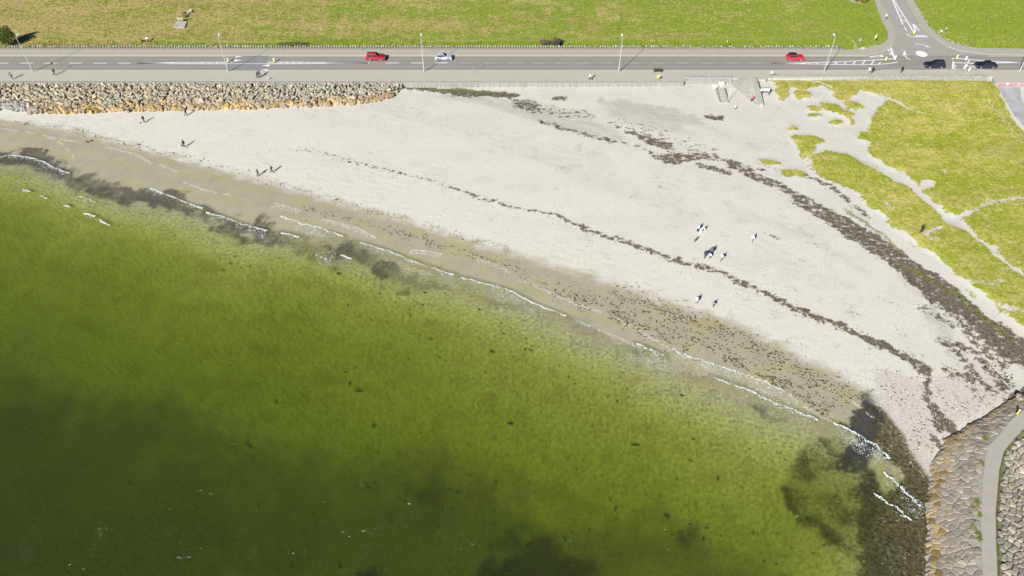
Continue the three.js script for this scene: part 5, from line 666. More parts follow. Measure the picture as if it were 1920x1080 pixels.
{
  const S = [[-109.11,-162.66],[-9.18,-162.45],[34.33,-158.96],[98.31,-189.26],[91.38,-177.23],[111.58,-182.73],[107.58,-162.66],[60.77,-159.11]], mDarkPlate = std(0.05, 0.05, 0.05, 0.6);
  signPost('slim sign post seen edge on beside two walkers on the promenade', S[0], R + 0.11, 2.7, 'box', mDarkPlate, 0.5, 1.45);
  signPost('slim sign post with a small plate, east of the silver hatchback', S[1], R + 0.11, 2.8, 'box', mGreyPlate, 0.5, 1.35);
  signPost('short post with a yellow notice on the promenade near the bench', S[2], R + 0.11, 1.55, 'box', mYellow, 0.62, 0.1, { tall: 1.1 });
  signPost('sign with a pale oblong plate on the west pavement of the side road', S[3], R + 0.11, 2.3, 'box', mPlate, 0.5, 0.2, { tall: 1.3 });
  signPost('sign with round white plate under a yellow one on the corner lawn', S[4], R, 2.2, 'round', mPlate, 0.55, 0.1, { second: mYellow, diamond: true });
  signPost('small pale oblong sign beside boulders on the lawn east of the side road', S[5], R, 1.9, 'box', std(0.5, 0.5, 0.46, 0.6), 0.45, 0.25, { tall: 1.5 });
  signPost('sign with white triangle plate on the pavement by the crossing', S[6], R + 0.11, 2.0, 'triangle', mPlate, 0.65, 0.3, { second: mPlate });
  signPost('tall sign with a white panel at the head of the slipway', S[7], R + 0.11, 2.5, 'box', mPlate, 0.6, 0.35, { tall: 1.1 });
  const f = thing('marker_post', 'thin marker post with a yellow cap in the grass behind the stone wall', 'marker post', (([x, z]) => [x, R, z])([[53.67,-174.98]][0])); mesh('post', cylAt(0.05, 0.06, 2.0, 0, 1.0, 0, 8), mDark, f); mesh('cap', cylAt(0.1, 0.1, 0.5, 0, 1.95, 0, 8), mYellow, f);
}
{
  const G = 'traffic bollards on the islands', make = (name, label, m, [x, z]) => { const t = thing(name, label, 'bollard', [x, R, z], 0, G); mesh('body', new RoundedBoxGeometry(0.34, 0.95, 0.26, 3, 0.09).translate(0, 0.52, 0), m, t); mesh('cap', new RoundedBoxGeometry(0.38, 0.12, 0.3, 3, 0.05).translate(0, 1.03, 0), mWhitePlastic, t); mesh('base', boxAt(0.5, 0.08, 0.42, 0, 0.04, 0), mDark, t); mesh('arrow_disc', new THREE.CylinderGeometry(0.12, 0.12, 0.02, 16).rotateX(Math.PI / 2).translate(0, 0.72, 0.14), mWhitePlastic, t); return t; };
  const Y = [[-69.26,-167.99],[-58.02,-167.93],[91.44,-168.62],[109.19,-169.53],[103.66,-182.55]], Wt = [[93.97,-169.26],[111.14,-168.89],[109.33,-164.96],[109.43,-163.27]];
  const y0 = make('traffic_bollard', 'yellow traffic bollard at the west end of the striped median', mYellow, Y[0]);
  ['yellow traffic bollard on the striped median near the walking pair and dog', 'yellow traffic bollard in the hatched wedge west of the roundabout spot', 'yellow traffic bollard on the splitter east of the roundabout spot', 'yellow traffic bollard at the mouth of the side road'].forEach((l, i) => copyOf(y0, l, [Y[i + 1][0], R, Y[i + 1][1]], 0, G));
  const w0 = make('traffic_bollard', 'white traffic bollard at the tip of the wedge by the give way line', mWhitePlastic, Wt[0]);
  ['white traffic bollard beside the yellow one east of the roundabout spot', 'white traffic bollard in the crossing just ahead of the navy saloon', 'white traffic bollard at the promenade kerb near the navy saloon'].forEach((l, i) => copyOf(w0, l, [Wt[i + 1][0], R + (i === 2 ? 0.1 : 0), Wt[i + 1][1]], 0, G));
}
// ---------------------------------------------------------------- bench, seat on the field, boulders
function bench(label, [x, z], y, m, turn, w) {
  const t = thing('bench', label, 'bench', [x, y, z], turn);
  for (let k = 0; k < 4; k++) mesh('seat_slat', boxAt(w, 0.04, 0.1, 0, 0.45, -0.18 + k * 0.12), m, t);
  for (let k = 0; k < 3; k++) mesh('back_slat', boxAt(w, 0.1, 0.035, 0, 0.58 + k * 0.14, -0.28 - k * 0.03), m, t);
  for (const s of [-1, 1]) { mesh('leg', merge([boxAt(0.07, 0.45, 0.07, s * (w / 2 - 0.12), 0.22, 0.2), boxAt(0.07, 0.92, 0.07, s * (w / 2 - 0.12), 0.46, -0.25), boxAt(0.07, 0.06, 0.5, s * (w / 2 - 0.12), 0.4, -0.03)]), mDark, t); mesh('armrest', boxAt(0.06, 0.05, 0.45, s * (w / 2 - 0.04), 0.66, 0), mDark, t); }
  return t;
}
{
  const [b, c] = [[34.87,-162.91],[-87.1,-188.15]]; bench('dark slatted bench on the promenade facing the sea', b, R + 0.11, std(0.05, 0.04, 0.03, 0.75), 0, 2.0);
  const s = bench('pale timber bench standing behind a concrete slab on the grass', [[-87.82,-189.53]][0], fieldHeight(-79, -192) + 0.02, std(0.50, 0.44, 0.27, 0.8), 0, 2.1);
  const pad = [[-88.78,-189.69],[-85.99,-189.57],[-85.62,-186.07],[-88.42,-186.13]], t = thing('concrete_slab', 'light concrete slab set in the grass before a pale bench', 'concrete slab', [0, 0, 0]);
  mesh('slab', slab(pad, fieldHeight(-79, -191) + 0.16, 0.5), mConcrete, t);
  mesh('cover_plate', slab([[-88.3,-187.04],[-87.63,-187.17],[-87.36,-186.74],[-87.98,-186.5]], fieldHeight(-79, -191) + 0.18, 0.02), std(0.2, 0.19, 0.17, 0.8), t);
  const heap = thing('stone_heap', 'small heap of pale and dark stones behind the bench on the grass', 'stone heap', [[[-87.29,-193.78]][0][0], fieldHeight(-77, -194), [[-87.29,-193.78]][0][1]]), r = rng(111);
  for (let k = 0; k < 16; k++) { const f = k / 16, s2 = between(0.22, 0.45, r), m = mesh('stone', BOULDERS[k % 8], f > 0.55 ? mStone(0.52, 0.48, 0.38, 1) : mStone(0.15, 0.125, 0.095, 1), heap); m.position.set(gauss(r) * 0.6 + (f > 0.55 ? 0.3 : -0.1), s2 * 0.5, gauss(r) * 0.5 - (f - 0.4) * 4.5); m.scale.set(s2 * 1.2, s2 * 0.8, s2); m.rotation.y = r() * 6; }
  const B = [[88.38,-178.37],[111.11,-183.62],[116.32,-177.8],[88.33,-174.98]], L = ['brown boulder on the corner lawn beside the footpath bend', 'pale boulder next to the small sign on the eastern lawn', 'small grey boulder alone on the eastern lawn edge', 'pale flat boulder at the path mouth by the wall end'];
  B.forEach(([x, z], i) => { const m = mesh('boulder', BOULDERS[i + 1], [mStone(0.34, 0.28, 0.23, 1), mStone(0.5, 0.46, 0.38, 1), mStone(0.32, 0.29, 0.26, 1), mStone(0.52, 0.48, 0.4, 1)][i]); m.position.set(x, R + [0.45, 0.35, 0.28, 0.16][i], z); m.scale.set([0.6, 0.62, 0.42, 0.9][i], [0.65, 0.5, 0.4, 0.3][i], [0.55, 0.55, 0.4, 0.6][i]); m.rotation.y = i; m.userData = { label: L[i], category: 'boulder' }; });
}
// ---------------------------------------------------------------- bushes
function bush(name, label, [x, z], y, rx, h, rz, c0, c1, n, seed, bare) {
  const t = thing(name, label, 'bush', [x, y, z]), r = rng(seed), stems = [], leaf = [];
  for (let k = 0; k < 16; k++) { const a = r() * 6.28, q = between(0.3, 0.85, r); stems.push(bar(V3(gauss(r) * 0.1, 0, gauss(r) * 0.1), V3(Math.cos(a) * rx * q, h * between(0.5, 0.9, r), Math.sin(a) * rz * q), 0.025, 5)); }
  mesh('stems', merge(stems), std(0.10, 0.075, 0.05, 0.9), t);
  const lobes = []; for (let k = 0; k < 12; k++) { const a = r() * 6.28, q = Math.sqrt(r()) * 0.75; lobes.push([Math.cos(a) * rx * q, h * between(0.35, 0.75, r), Math.sin(a) * rz * q, between(0.25, 0.5, r)]); }
  for (let k = 0; k < n; k++) { const l = lobes[Math.floor(r() * 12)], d = V3(gauss(r), gauss(r), gauss(r)).normalize().multiplyScalar(Math.pow(r(), 0.35)), p = V3(l[0] + d.x * l[3] * rx, Math.max(0.04, l[1] + d.y * l[3] * h * 0.8), l[2] + d.z * l[3] * rz), s = between(0.08, 0.17, r) * (bare ? 0.7 : 1), f = r(), e = new THREE.Euler(r() * 6, r() * 6, r() * 6), k2 = between(0.7, 1.3, r);
    leaf.push({ p, s, e, c: col(lerp(c0[0], c1[0], f) * k2, lerp(c0[1], c1[1], f) * k2, lerp(c0[2], c1[2], f) * k2) }); }
  const g = new THREE.BufferGeometry(); g.setAttribute('position', new THREE.Float32BufferAttribute([-1, 0, 0, 0, 0.15, -0.55, 1, 0, 0, -1, 0, 0, 1, 0, 0, 0, 0.15, 0.55], 3)); g.computeVertexNormals();
  stuff('foliage', g, mGrass, leaf, t); return t;
}
{
  const P = [[-127.14,-176.95],[8.22,-176.67],[11.45,-176.67],[96.31,-202],[-122.5,-176.53]];
  bush('green_bush', 'tall dark green bush behind the lamp post at the wall', P[0], R, 2.6, 4.6, 1.9, [0.05, 0.075, 0.015], [0.13, 0.15, 0.03], 5200, 121);
  bush('dry_bush', 'tan leafless bush at the field wall, west half of the pair', P[1], R, 1.7, 1.9, 1.3, [0.20, 0.15, 0.075], [0.28, 0.21, 0.11], 1700, 122, true);
  bush('dry_bush', 'dark grey brown leafless bush at the field wall, east half of the pair', P[2], R, 1.7, 1.9, 1.4, [0.085, 0.065, 0.055], [0.14, 0.11, 0.09], 2000, 123, true);
  bush('gorse_bush', 'rounded yellow brown bush on the lawn beside the side road', P[3], R, 2.0, 1.7, 1.6, [0.20, 0.15, 0.03], [0.36, 0.27, 0.05], 2600, 124);
  bush('low_scrub', 'strip of rough brown green scrub against the field wall', [[-55.43,-176.38]][0], R, 5.0, 1.0, 0.7, [0.12, 0.11, 0.04], [0.22, 0.19, 0.08], 2600, 125);
}
// ---------------------------------------------------------------- slipway, steps and their furniture
{
  const A = [[53.84,-160.25],[55.27,-161],[56.68,-160.5],[57.52,-159.75]].concat([[57.14,-149.94],[55.64,-149.72],[54.5,-152.23],[53.43,-154.09],[52.69,-155.27],[51.44,-157.66],[52.8,-159.35]]), zt = A[1][1], zb = A[4][1];
  const yA = (x, z) => lerp(R + 0.13, groundHeight(x, z) + 0.06, smooth(0, 1, (z - zt - 1) / (zb - zt - 1)));
  const t = thing('slipway', 'sloping grey concrete slipway leading from the promenade down to the sand', 'slipway');
  const sandOver = texture(512, 512, (i, j, o) => { const a = tileNoise(i / 64, j / 64, 8, 4), s = noise(i * 0.7, j * 0.7), k = 1 + 0.1 * a + 0.08 * s; o[0] = 0.42 * k; o[1] = 0.405 * k; o[2] = 0.345 * k; mixTo(o, 0.54, 0.51, 0.45, smooth(0.15, 0.4, a)); mixTo(o, 0.22, 0.19, 0.14, smooth(0.4, 0.5, -a) * 0.5); }); sandOver.repeat.set(1 / 9, 1 / 9);
  const pts = [], uv = [], st = 0.4; for (let z = zt - 2; z < zb + 3; z += st) for (let x = A[5][0] - 8; x < A[4][0] + 4; x += st) if (inside(A, x + st / 2, z + st / 2)) for (const [a, b] of [[x, z], [x, z + st], [x + st, z], [x + st, z], [x, z + st], [x + st, z + st]]) { pts.push(a, yA(a, b), b); uv.push(a, b); }
  const g = new THREE.BufferGeometry(); g.setAttribute('position', new THREE.Float32BufferAttribute(pts, 3)); g.setAttribute('uv', new THREE.Float32BufferAttribute(uv, 2)); g.computeVertexNormals(); mesh('ramp_surface', g, new THREE.MeshStandardMaterial({ map: sandOver, roughness: 0.92, bumpMap: bumpOf(3), bumpScale: 0.03 }), t);
  const n0 = [[57.14,-159.75]][0], n1 = [[56.62,-149.26]][0], d = Math.hypot(n1[0] - n0[0], n1[1] - n0[1]), ang = Math.atan2(n1[0] - n0[0], n1[1] - n0[1]);
  const w = new THREE.Shape([[0, 1.6], [0, R + 0.75], [d * 0.5, R + 0.45], [d, 3.0], [d, 1.4]].map(([a, b]) => new THREE.Vector2(-a, b)));
  mesh('side_wall', new THREE.ExtrudeGeometry(w, { depth: 0.9, bevelEnabled: true, bevelSize: 0.03, bevelThickness: 0.03, bevelSegments: 1 }).rotateY(Math.PI / 2).translate(-0.45, 0, 0).rotateY(ang).translate(n0[0], 0, n0[1]), mStone(0.45, 0.425, 0.365, 1.6), t);
  const s = thing('beach_steps', 'flight of pale concrete steps half buried in sand beside the slipway', 'steps'), top = [[48.48,-156.09]][0], bot = [[48.42,-150.66]][0], N = 8;
  for (let k = 0; k < N; k++) { const f = (k + 0.5) / N, x = lerp(top[0], bot[0], f), z = lerp(top[1], bot[1], f), y = lerp(R - 0.25, groundHeight(bot[0], bot[1]) + 0.05, f); mesh('step', new RoundedBoxGeometry(1.5, 0.5, (bot[1] - top[1]) / N + 0.02, 2, 0.03).translate(x, y - 0.25, z), mConcrete, s); }
  for (const q of [-1, 1]) { const w2 = []; for (let k = 0; k < 4; k++) { const f0 = k / 4, x = lerp(top[0], bot[0], f0 + 0.125), z = lerp(top[1], bot[1], f0 + 0.125), y = lerp(R, groundHeight(bot[0], bot[1]) + 0.3, f0 + 0.125); w2.push(boxAt(0.28, 0.9, (bot[1] - top[1]) / 4, x + q * 0.92, y - 0.35, z)); } mesh('cheek_wall', merge(w2), mStone(0.42, 0.40, 0.35, 1.4), s); }
  const pole = [[49.53,-151.34]][0], p = thing('pale_pole', 'tall pale pole standing in the sand below the slipway', 'pole', [pole[0], groundHeight(...pole), pole[1]]); mesh('shaft', cylAt(0.05, 0.06, 3.6, 0, 1.8, 0, 8), std(0.6, 0.59, 0.55, 0.6), p); mesh('footing', cylAt(0.3, 0.34, 0.3, 0, 0.1, 0, 10), mConcrete, p); mesh('finial', new THREE.SphereGeometry(0.08, 8, 6).translate(0, 3.64, 0), mGreyPlate, p);
  [[47.64,-157.44],[49.33,-158.4]].forEach(([x, z], i) => { const m = mesh('boulder', BOULDERS[i], std(0.74, 0.73, 0.68, 0.9)); m.position.set(x, groundHeight(x, z) + 0.4, z); m.scale.set(i ? 0.9 : 0.95, 0.55, 0.6); m.userData = { label: ['large white boulder at the foot of the sloping sea wall', 'large white boulder leaning on the wall above the steps'][i], category: 'boulder' }; });
  const nb = [[58.61,-154.07]][0], b = thing('notice_board', 'dark framed notice board with two white panels by the slipway', 'notice board', [nb[0], groundHeight(...nb), nb[1]], -0.1);
  for (const x of [-0.85, 0.85]) mesh('post', boxAt(0.1, 1.9, 0.1, x, 0.95, 0), mDark, b); mesh('frame', merge([boxAt(1.8, 0.08, 0.12, 0, 1.85, 0), boxAt(1.8, 0.08, 0.12, 0, 0.95, 0), boxAt(0.08, 0.82, 0.12, 0, 1.4, 0)]), mDark, b); for (const x of [-0.43, 0.43]) mesh('panel', boxAt(0.74, 0.8, 0.05, x, 1.4, 0.02), mWhitePlastic, b); mesh('backing', boxAt(1.66, 0.86, 0.03, 0, 1.4, -0.03), mDark, b);
  const lb = [[57.61,-154.54]][0], c = thing('litter_bin', 'white litter bin between the slipway wall and the notice board', 'litter bin', [lb[0], groundHeight(...lb), lb[1]]); mesh('body', new RoundedBoxGeometry(0.55, 0.95, 0.5, 3, 0.06).translate(0, 0.5, 0), mWhitePlastic, c); mesh('hood', new RoundedBoxGeometry(0.6, 0.22, 0.55, 3, 0.08).translate(0, 1.08, 0), mWhitePlastic, c); mesh('opening', boxAt(0.4, 0.13, 0.02, 0, 0.88, 0.25), mDark, c);
  const yb = [[73.84,-64.18]][0], y = thing('marker_bollard', 'yellow marker bollard at the edge of the concrete causeway path', 'bollard', [yb[0], 3.0, yb[1]]); mesh('post', cylAt(0.11, 0.12, 0.9, 0, 0.45, 0, 12), mYellow, y); mesh('cap', new THREE.SphereGeometry(0.12, 12, 6, 0, 6.3, 0, 1.57).translate(0, 0.9, 0), mWhitePlastic, y);
}
{ // red wall, ramp and gateway at the east end
  const a = [[113.42,-157.48]][0], b = [[124.56,-157.22]][0], t = thing('pink_wall', 'low faded pink painted wall with pale coping across the ramp', 'wall', [a[0], groundHeight(a[0], a[1]) - 0.1, a[1]]), L = b[0] - a[0], pink = new THREE.MeshStandardMaterial({ color: col(0.62, 0.33, 0.32), map: stoneMap(2), roughness: 0.9 });
  mesh('wall_face', boxAt(L, 0.75, 0.35, L / 2, 0.475, 0), pink, t); mesh('coping', boxAt(L, 0.12, 0.45, L / 2, 0.91, 0), mStone(0.56, 0.46, 0.43, 1), t); mesh('plinth', boxAt(L, 0.1, 0.5, L / 2, 0.05, 0.03), mStone(0.52, 0.45, 0.42, 1), t);
  for (const x of [0.15, 5.2]) mesh('pier', boxAt(0.45, 1.1, 0.5, x, 0.55, 0), mStone(0.58, 0.42, 0.40, 1), t); mesh('notice', new THREE.BoxGeometry(0.5, 0.5, 0.04).rotateZ(0.785).translate(2.5, 0.75, 0.21), mWhitePlastic, t);
  const ramp = [[113.11,-156.52],[115.6,-156.51],[118.96,-156.75],[116.93,-152.26],[116.19,-147.72],[114.53,-136.05],[112.02,-139.13],[112.01,-143.99],[112.93,-149.75],[113.4,-153.9]];
  struct('ramp_path', slab(ramp, (x, z) => groundHeight(x, z) + 0.34, 0.5), (() => { const q = texture(512, 512, (i, j, o) => { const n = tileNoise(i / 90, j / 90, 5, 4), s = noise(i * 0.7, j * 0.7), k = 1 + 0.08 * s; mixTo(o, 0.38, 0.365, 0.35, 1); mixTo(o, 0.46, 0.45, 0.44, smooth(-0.25, 0.3, n)); o[0] *= k; o[1] *= k; o[2] *= k; }); q.repeat.set(1 / 14, 1 / 14); return new THREE.MeshStandardMaterial({ map: q, roughness: 0.75 }); })());
}
// ---------------------------------------------------------------- people and dogs
function blobField(bones, size, res, pad) {                      // bones: [a, b, ra, rb]; joined with a smooth minimum and meshed
  const mc = new MarchingCubes(res, new THREE.MeshStandardMaterial(), false, false, 60000), f = mc.field, c = V3(...size.c), hs = size.h;
  const p = V3(), ab = V3(), pa = V3(); let i = 0;
  for (let k = 0; k < res; k++) for (let j = 0; j < res; j++) for (let l = 0; l < res; l++, i++) {
    p.set(((l - res / 2) / (res / 2)) * hs + c.x, ((j - res / 2) / (res / 2)) * hs + c.y, ((k - res / 2) / (res / 2)) * hs + c.z);
    let m = 10; for (const [a, b, ra, rb] of bones) { ab.copy(b).sub(a); pa.copy(p).sub(a); const t = clamp(pa.dot(ab) / Math.max(1e-9, ab.lengthSq())), d = pa.addScaledVector(ab, -t).length() - lerp(ra, rb, t) - pad, K = 0.03, h = clamp(0.5 + (0.5 * (m - d)) / K); m = lerp(m, d, h) - K * h * (1 - h); }
    f[i] = -m;
  }
  mc.isolation = 0; mc.update();
  const g = new THREE.BufferGeometry(), n = mc.count, pos = new Float32Array(n * 3), nor = new Float32Array(n * 3);
  for (let q = 0; q < n; q++) { pos[q * 3] = mc.positionArray[q * 3] * hs + c.x; pos[q * 3 + 1] = mc.positionArray[q * 3 + 1] * hs + c.y; pos[q * 3 + 2] = mc.positionArray[q * 3 + 2] * hs + c.z; for (let d = 0; d < 3; d++) nor[q * 3 + d] = mc.normalArray[q * 3 + d]; }
  g.setAttribute('position', new THREE.BufferAttribute(pos, 3)); g.setAttribute('normal', new THREE.BufferAttribute(nor, 3)); return g;
}
function figure(pose) {                                          // walks towards +x; pose gives hip lean, limb swings and arm bends
  const { lean = 0.06, legL = 0.35, legR = -0.35, kneeL = 0.1, kneeR = 0.35, armL = -0.4, armR = 0.4, elbL = 0.3, elbR = 0.3, squat = 0 } = pose;
  const dir = (a) => V3(Math.sin(a), -Math.cos(a), 0), hipY = 0.93 - squat, B = {};
  const hip = V3(0, hipY, 0), chest = hip.clone().add(V3(Math.sin(lean) * 0.46, Math.cos(lean) * 0.46, 0)), neck = hip.clone().add(V3(Math.sin(lean) * 0.58, Math.cos(lean) * 0.58, 0)), head = neck.clone().add(V3(Math.sin(lean * 0.6) * 0.17 + 0.015, Math.cos(lean * 0.6) * 0.17, 0));
  const legs = [], arms = [], shoes = [], hands = [];
  for (const [s, a, k] of [[1, legL, kneeL], [-1, legR, kneeR]]) { const h = hip.clone().add(V3(0, -0.03, s * 0.09)), kn = h.clone().addScaledVector(dir(a), 0.43), an = kn.clone().addScaledVector(dir(a - k), 0.43); legs.push([h, kn, 0.088, 0.06], [kn, an, 0.058, 0.042]); shoes.push([an.clone().add(V3(-0.03, -0.03, 0)), an.clone().add(V3(0.15, -0.045, s * 0.015)), 0.045, 0.036]); }
  for (const [s, a, e] of [[1, armL, elbL], [-1, armR, elbR]]) { const sh = chest.clone().add(V3(0, 0.05, s * 0.185)), el = sh.clone().addScaledVector(dir(a).add(V3(0, 0, s * 0.12)).normalize(), 0.29), wr = el.clone().addScaledVector(dir(a + e).add(V3(0, 0, s * 0.04)).normalize(), 0.25); arms.push([sh, el, 0.052, 0.042], [el, wr, 0.04, 0.03]); hands.push([wr, wr.clone().addScaledVector(dir(a + e), 0.08), dir(a + e), s]); }
  const torso = [[hip.clone().add(V3(0, 0.02, 0.06)), hip.clone().add(V3(0, 0.02, -0.06)), 0.115, 0.115], [hip.clone().add(V3(0, 0.05, 0)), chest, 0.13, 0.13], [chest.clone().add(V3(0, 0.02, 0.11)), chest.clone().add(V3(0, 0.02, -0.11)), 0.10, 0.10]];
  const size = { c: [0, 0.88, 0], h: 1.0 }, skinBones = [...torso, [chest, neck, 0.07, 0.055], [neck, head, 0.05, 0.06], [head.clone().add(V3(0, 0.0, 0)), head.clone().add(V3(0.015, 0.05, 0)), 0.088, 0.092], ...legs, ...arms, ...shoes.map(([a, b]) => [a, b, 0.035, 0.03]), ...hands.map(([w, q]) => [w, q, 0.03, 0.036])];
  const fingers = []; for (const [w, q, d, s] of hands) { const side = V3(d.y, -d.x, 0); for (let k = 0; k < 4; k++) { const o = q.clone().addScaledVector(side, -0.027 + k * 0.018), l = [0.07, 0.08, 0.075, 0.06][k], mid = o.clone().addScaledVector(d, l * 0.55); fingers.push(bar(o.clone().addScaledVector(d, -0.02), mid, 0.009, 5), bar(mid, mid.clone().addScaledVector(d, l * 0.5).add(V3(0, 0, -s * 0.02)), 0.0085, 5)); } fingers.push(bar(w.clone().lerp(q, 0.4).addScaledVector(side, 0.02), w.clone().lerp(q, 0.9).addScaledVector(side, 0.062).add(V3(0, 0, -s * 0.015)), 0.0105, 5)); }
  const face = [new THREE.ConeGeometry(0.018, 0.045, 6).rotateZ(-1.9).translate(head.x + 0.108, head.y + 0.02, 0), ...[-1, 1].map((s) => new THREE.SphereGeometry(0.018, 6, 4).scale(0.6, 1.4, 0.7).translate(head.x, head.y + 0.015, s * 0.092))];
  return {
    body: merge([blobField(skinBones, size, 72, 0), ...fingers, ...face]),
    top: blobField([...torso.map(([a, b, x, y]) => [a, b, x + 0.006, y + 0.006]), ...arms, [chest, neck, 0.085, 0.06]], size, 64, 0.022),
    legs: blobField([torso[0], ...legs], size, 64, 0.014),
    shoe: shoes.map((b) => blobField([b], { c: [b[0].x + 0.05, b[0].y, b[0].z], h: 0.16 }, 20, 0.008)),
    hair: blobField([[head.clone().add(V3(-0.025, 0.045, 0)), head.clone().add(V3(-0.005, 0.075, 0)), 0.088, 0.086], [head.clone().add(V3(-0.05, 0, 0)), head.clone().add(V3(-0.055, -0.06, 0)), 0.07, 0.05]], { c: [head.x, head.y, head.z], h: 0.2 }, 28, 0.006),
    eyes: merge([-1, 1].map((s) => new THREE.SphereGeometry(0.012, 6, 5).translate(head.x + 0.093, head.y + 0.045, s * 0.034))),
    mouth: boxAt(0.01, 0.008, 0.045, head.x + 0.1, head.y - 0.03, 0),
  };
}
const POSES = { stride: figure({}), step: figure({ legL: -0.2, legR: 0.25, kneeL: 0.3, kneeR: 0.05, armL: 0.3, armR: -0.25, elbL: 0.7 }), stand: figure({ legL: 0.06, legR: -0.06, kneeL: 0, kneeR: 0.05, armL: -0.05, armR: 0.12, elbL: 0.2, elbR: 0.9, lean: 0.02 }), bend: figure({ lean: 1.0, legL: 0.25, legR: -0.05, kneeL: 0.35, kneeR: 0.3, armL: 0.45, armR: 0.25, elbL: 0.2, elbR: 0.3, squat: 0.06 }) };
const cloth = (c) => std(...c, 0.9), mSkin = std(0.50, 0.32, 0.23, 0.7), mEye = std(0.03, 0.03, 0.03, 0.3), mLip = std(0.35, 0.13, 0.11, 0.6);
function person(label, pose, [x, z], y, turn, top, legs, hair, scale = 1, extra) {
  const P = POSES[pose], t = thing('person', label, 'person', [x, y, z], turn); t.scale.setScalar(scale);
  mesh('body', P.body, mSkin, t); mesh('jacket', P.top, cloth(top), t); mesh('trousers', P.legs, cloth(legs), t); for (const s of P.shoe) mesh('shoe', s, cloth([0.04, 0.035, 0.03]), t); mesh('hair', P.hair, cloth(hair), t); mesh('eyes', P.eyes, mEye, t); mesh('mouth', P.mouth, mLip, t);
  if (extra === 'rucksack') mesh('rucksack', new RoundedBoxGeometry(0.18, 0.42, 0.3, 3, 0.07).translate(-0.22, 1.28, 0), cloth([0.7, 0.7, 0.66]), t);
  return t;
}
const dogGeo = (() => {
  const b = [[V3(-0.26, 0.42, 0), V3(0.22, 0.45, 0), 0.10, 0.13], [V3(0.22, 0.47, 0), V3(0.38, 0.60, 0), 0.09, 0.07], [V3(0.38, 0.62, 0), V3(0.46, 0.62, 0), 0.08, 0.06], [V3(0.46, 0.60, 0), V3(0.56, 0.575, 0), 0.045, 0.035], [V3(-0.32, 0.46, 0), V3(-0.5, 0.60, 0.03), 0.035, 0.02]];
  for (const s of [-1, 1]) b.push([V3(0.2, 0.38, s * 0.07), V3(0.17, 0.2, s * 0.08), 0.06, 0.035], [V3(0.17, 0.2, s * 0.08), V3(0.21, 0.02, s * 0.08), 0.033, 0.028], [V3(-0.25, 0.38, s * 0.07), V3(-0.19, 0.26, s * 0.09), 0.085, 0.05], [V3(-0.19, 0.26, s * 0.09), V3(-0.32, 0.16, s * 0.09), 0.045, 0.03], [V3(-0.32, 0.16, s * 0.09), V3(-0.28, 0.02, s * 0.09), 0.028, 0.028], [V3(0.38, 0.68, s * 0.06), V3(0.36, 0.73, s * 0.075), 0.03, 0.012]);
  return blobField(b, { c: [0, 0.4, 0], h: 0.62 }, 64, 0);
})();
function dog(label, [x, z], y, turn, c, scale = 1, patch) { const t = thing('dog', label, 'dog', [x, y, z], turn); t.scale.setScalar(scale); mesh('body', dogGeo, cloth(c), t); mesh('nose', new THREE.SphereGeometry(0.02, 6, 5).translate(0.598, 0.58, 0), mEye, t); mesh('eyes', merge([-1, 1].map((s) => new THREE.SphereGeometry(0.012, 6, 5).translate(0.505, 0.64, s * 0.045))), mEye, t); mesh('collar', new THREE.TorusGeometry(0.085, 0.014, 6, 14).rotateY(1.57).rotateZ(0.7).translate(0.3, 0.54, 0), cloth(patch ?? [0.3, 0.03, 0.03]), t); return t; }
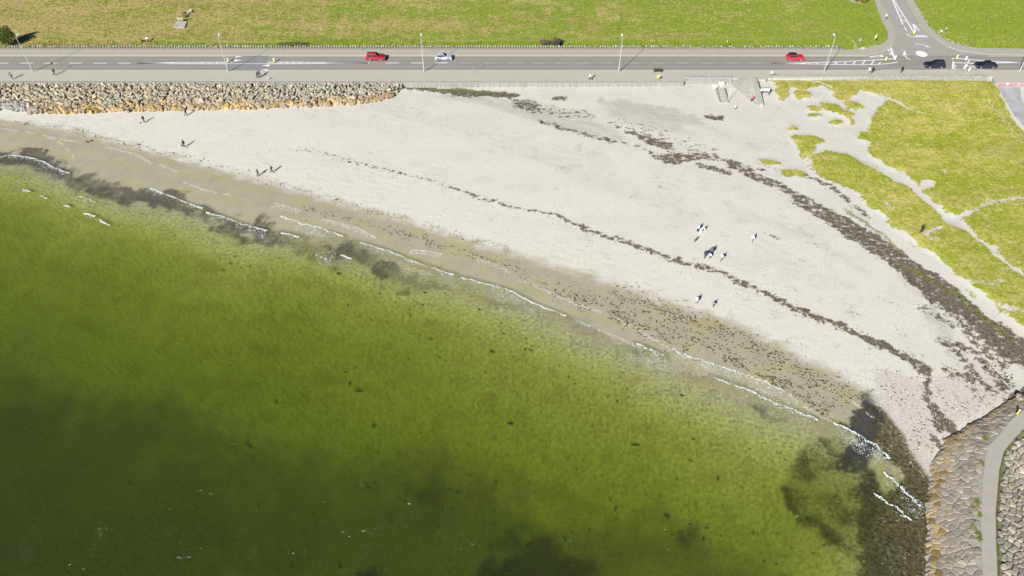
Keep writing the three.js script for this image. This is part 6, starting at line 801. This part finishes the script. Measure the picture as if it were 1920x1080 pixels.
{
  const dk = [0.03, 0.03, 0.035], nv = [0.03, 0.035, 0.06], wh = [0.82, 0.81, 0.78], gy = [0.36, 0.35, 0.34], br = [0.09, 0.06, 0.035], tan = [0.45, 0.37, 0.26], jean = [0.07, 0.09, 0.15], pk = [0.8, 0.12, 0.25];
  const pr = R + 0.11, rd = (u) => u, g = (q) => groundHeight(q[0], q[1]);
  const A = [[-118.07,-159.75],[-108.73,-161.5],[-60.13,-160.1],[-59.86,-160.85],[18.45,-159.36],[93.01,-162.61],[85.04,-162.25],[85.92,-162.4],[-57.59,-159.5],[-92.37,-178.54],[-93.8,-178.37]];
  person('walker in dark clothes with a pale rucksack at the west end of the promenade', 'stride', A[0], pr, 2.6, dk, dk, br, 1, 'rucksack');
  person('walker all in dark brown clothes next to the slim sign post', 'stride', A[1], pr, 0.2, [0.06, 0.045, 0.035], dk, br, 1.03);
  person('walker in a black coat, seaward one of the pair with a dog', 'stride', A[2], pr, 0.1, dk, nv, br, 1.02);
  person('walker in dark clothes, roadside one of the pair with a dog', 'step', A[3], pr, 0.1, [0.05, 0.045, 0.05], dk, [0.05, 0.04, 0.03]);
  dog('small white and tan dog trotting beside the walking pair', A[8], pr, 0.1, [0.66, 0.56, 0.42], 0.9);
  person('walker in a white top and dark trousers alone on the promenade', 'stride', A[4], pr, 3.0, wh, dk, br);
  person('walker in black standing on the pavement near the navy estate car', 'step', A[5], pr, 0.6, dk, dk, [0.02, 0.02, 0.02]);
  person('person in a white coat, west one of two at the dune wall', 'stand', A[6], pr, 0.9, wh, gy, br); person('person in dark clothes, east one of two at the dune wall', 'step', A[7], pr, 0.4, dk, nv, br);
  person('person in white bending down on the field behind the wall', 'bend', A[9], R, 2.8, wh, dk, br, 0.98); dog('black dog on the grass beside the bending person', A[10], R, 3.0, [0.02, 0.02, 0.02], 1.1);
  const Bp = [[-82.22,-144.33],[-73.45,-146.7],[-70.35,-134.92],[-52.16,-124.89],[-49.5,-125.84],[34.82,-106.55],[35.36,-106.24],[33.98,-103.93],[36.14,-100.36],[34.88,-99.55],[37.7,-98.68],[44.29,-103.61],[31.47,-88.49],[33.89,-87.29],[54.9,-151.31],[50.41,-147.95],[75.82,-105.12],[-71.45,-135.14],[35.82,-99.4],[-90.43,-145.39]], b = (i) => Bp[i];
  person('person in black on the sand below the boulder bank, alone', 'stride', b(0), g(b(0)), 2.9, dk, dk, br); person('person in dark clothes close under the orange boulders', 'stride', b(1), g(b(1)), 0.3, nv, dk, br, 1.05);
  person('person in black walking a dog on the wet sand', 'stride', b(2), g(b(2)), 2.9, dk, nv, br, 1.05); dog('small pale dog ahead of a walker on the wet sand', b(17), g(b(17)), 2.9, [0.55, 0.52, 0.46], 0.9);
  person('walker in dark grey, west one of two on the middle sand', 'step', b(3), g(b(3)), 0.2, [0.06, 0.06, 0.065], dk, br); person('walker in black, east one of two on the middle sand', 'stride', b(4), g(b(4)), 0.2, dk, dk, br, 1.03);
  person('person in a white top and black trousers in the beach group', 'stand', b(5), g(b(5)), 0.5, wh, dk, br); person('person in white clothes bending down in the beach group', 'bend', b(6), g(b(6)), 0.3, wh, wh, tan); dog('brown dog on the dry sand beside the white clad pair', b(7), g(b(7)), 0.8, [0.16, 0.11, 0.07], 1.1);
  person('tall person in dark clothes at the weed line', 'stand', b(8), g(b(8)), 0.8, [0.11, 0.10, 0.11], dk, br, 1.08); person('person in black beside a small child at the weed line', 'step', b(9), g(b(9)), 0.8, [0.05, 0.045, 0.05], [0.05, 0.045, 0.05], [0.04, 0.03, 0.03], 1.0); person('small child in a white top at the weed line', 'stand', b(18), g(b(18)), 0.8, wh, dk, br, 0.68);
  person('walker in a white top and jeans just below the weed line group', 'step', b(10), g(b(10)), 0.6, wh, jean, br, 0.95); person('walker in a white top alone on the upper dry sand', 'stride', b(11), g(b(11)), 1.6, wh, gy, tan, 0.98);
  person('person in a white top, west one of two near the wet sand', 'stand', b(12), g(b(12)), 0.6, wh, gy, br, 1.0); person('person in a grey coat and white shoes near the wet sand', 'bend', b(13), g(b(13)), 0.9, [0.33, 0.31, 0.31], [0.5, 0.5, 0.48], br, 1.0);
  person('person in a bright pink top at the foot of the slipway', 'stand', b(14), g(b(14)), 0.8, pk, dk, br); person('small child in white on the sand below the slipway', 'step', b(15), g(b(15)), 0.8, wh, [0.2, 0.1, 0.1], br, 0.62);
  person('person in black walking on the dune path through the grass', 'stride', b(16), g(b(16)) + 0.05, 0.8, dk, dk, br, 1.04);
}
scene.traverse((o) => { if (o.isMesh && o.name !== 'sea') { o.castShadow = true; o.receiveShadow = true; } });
renderer.render(scene, camera);
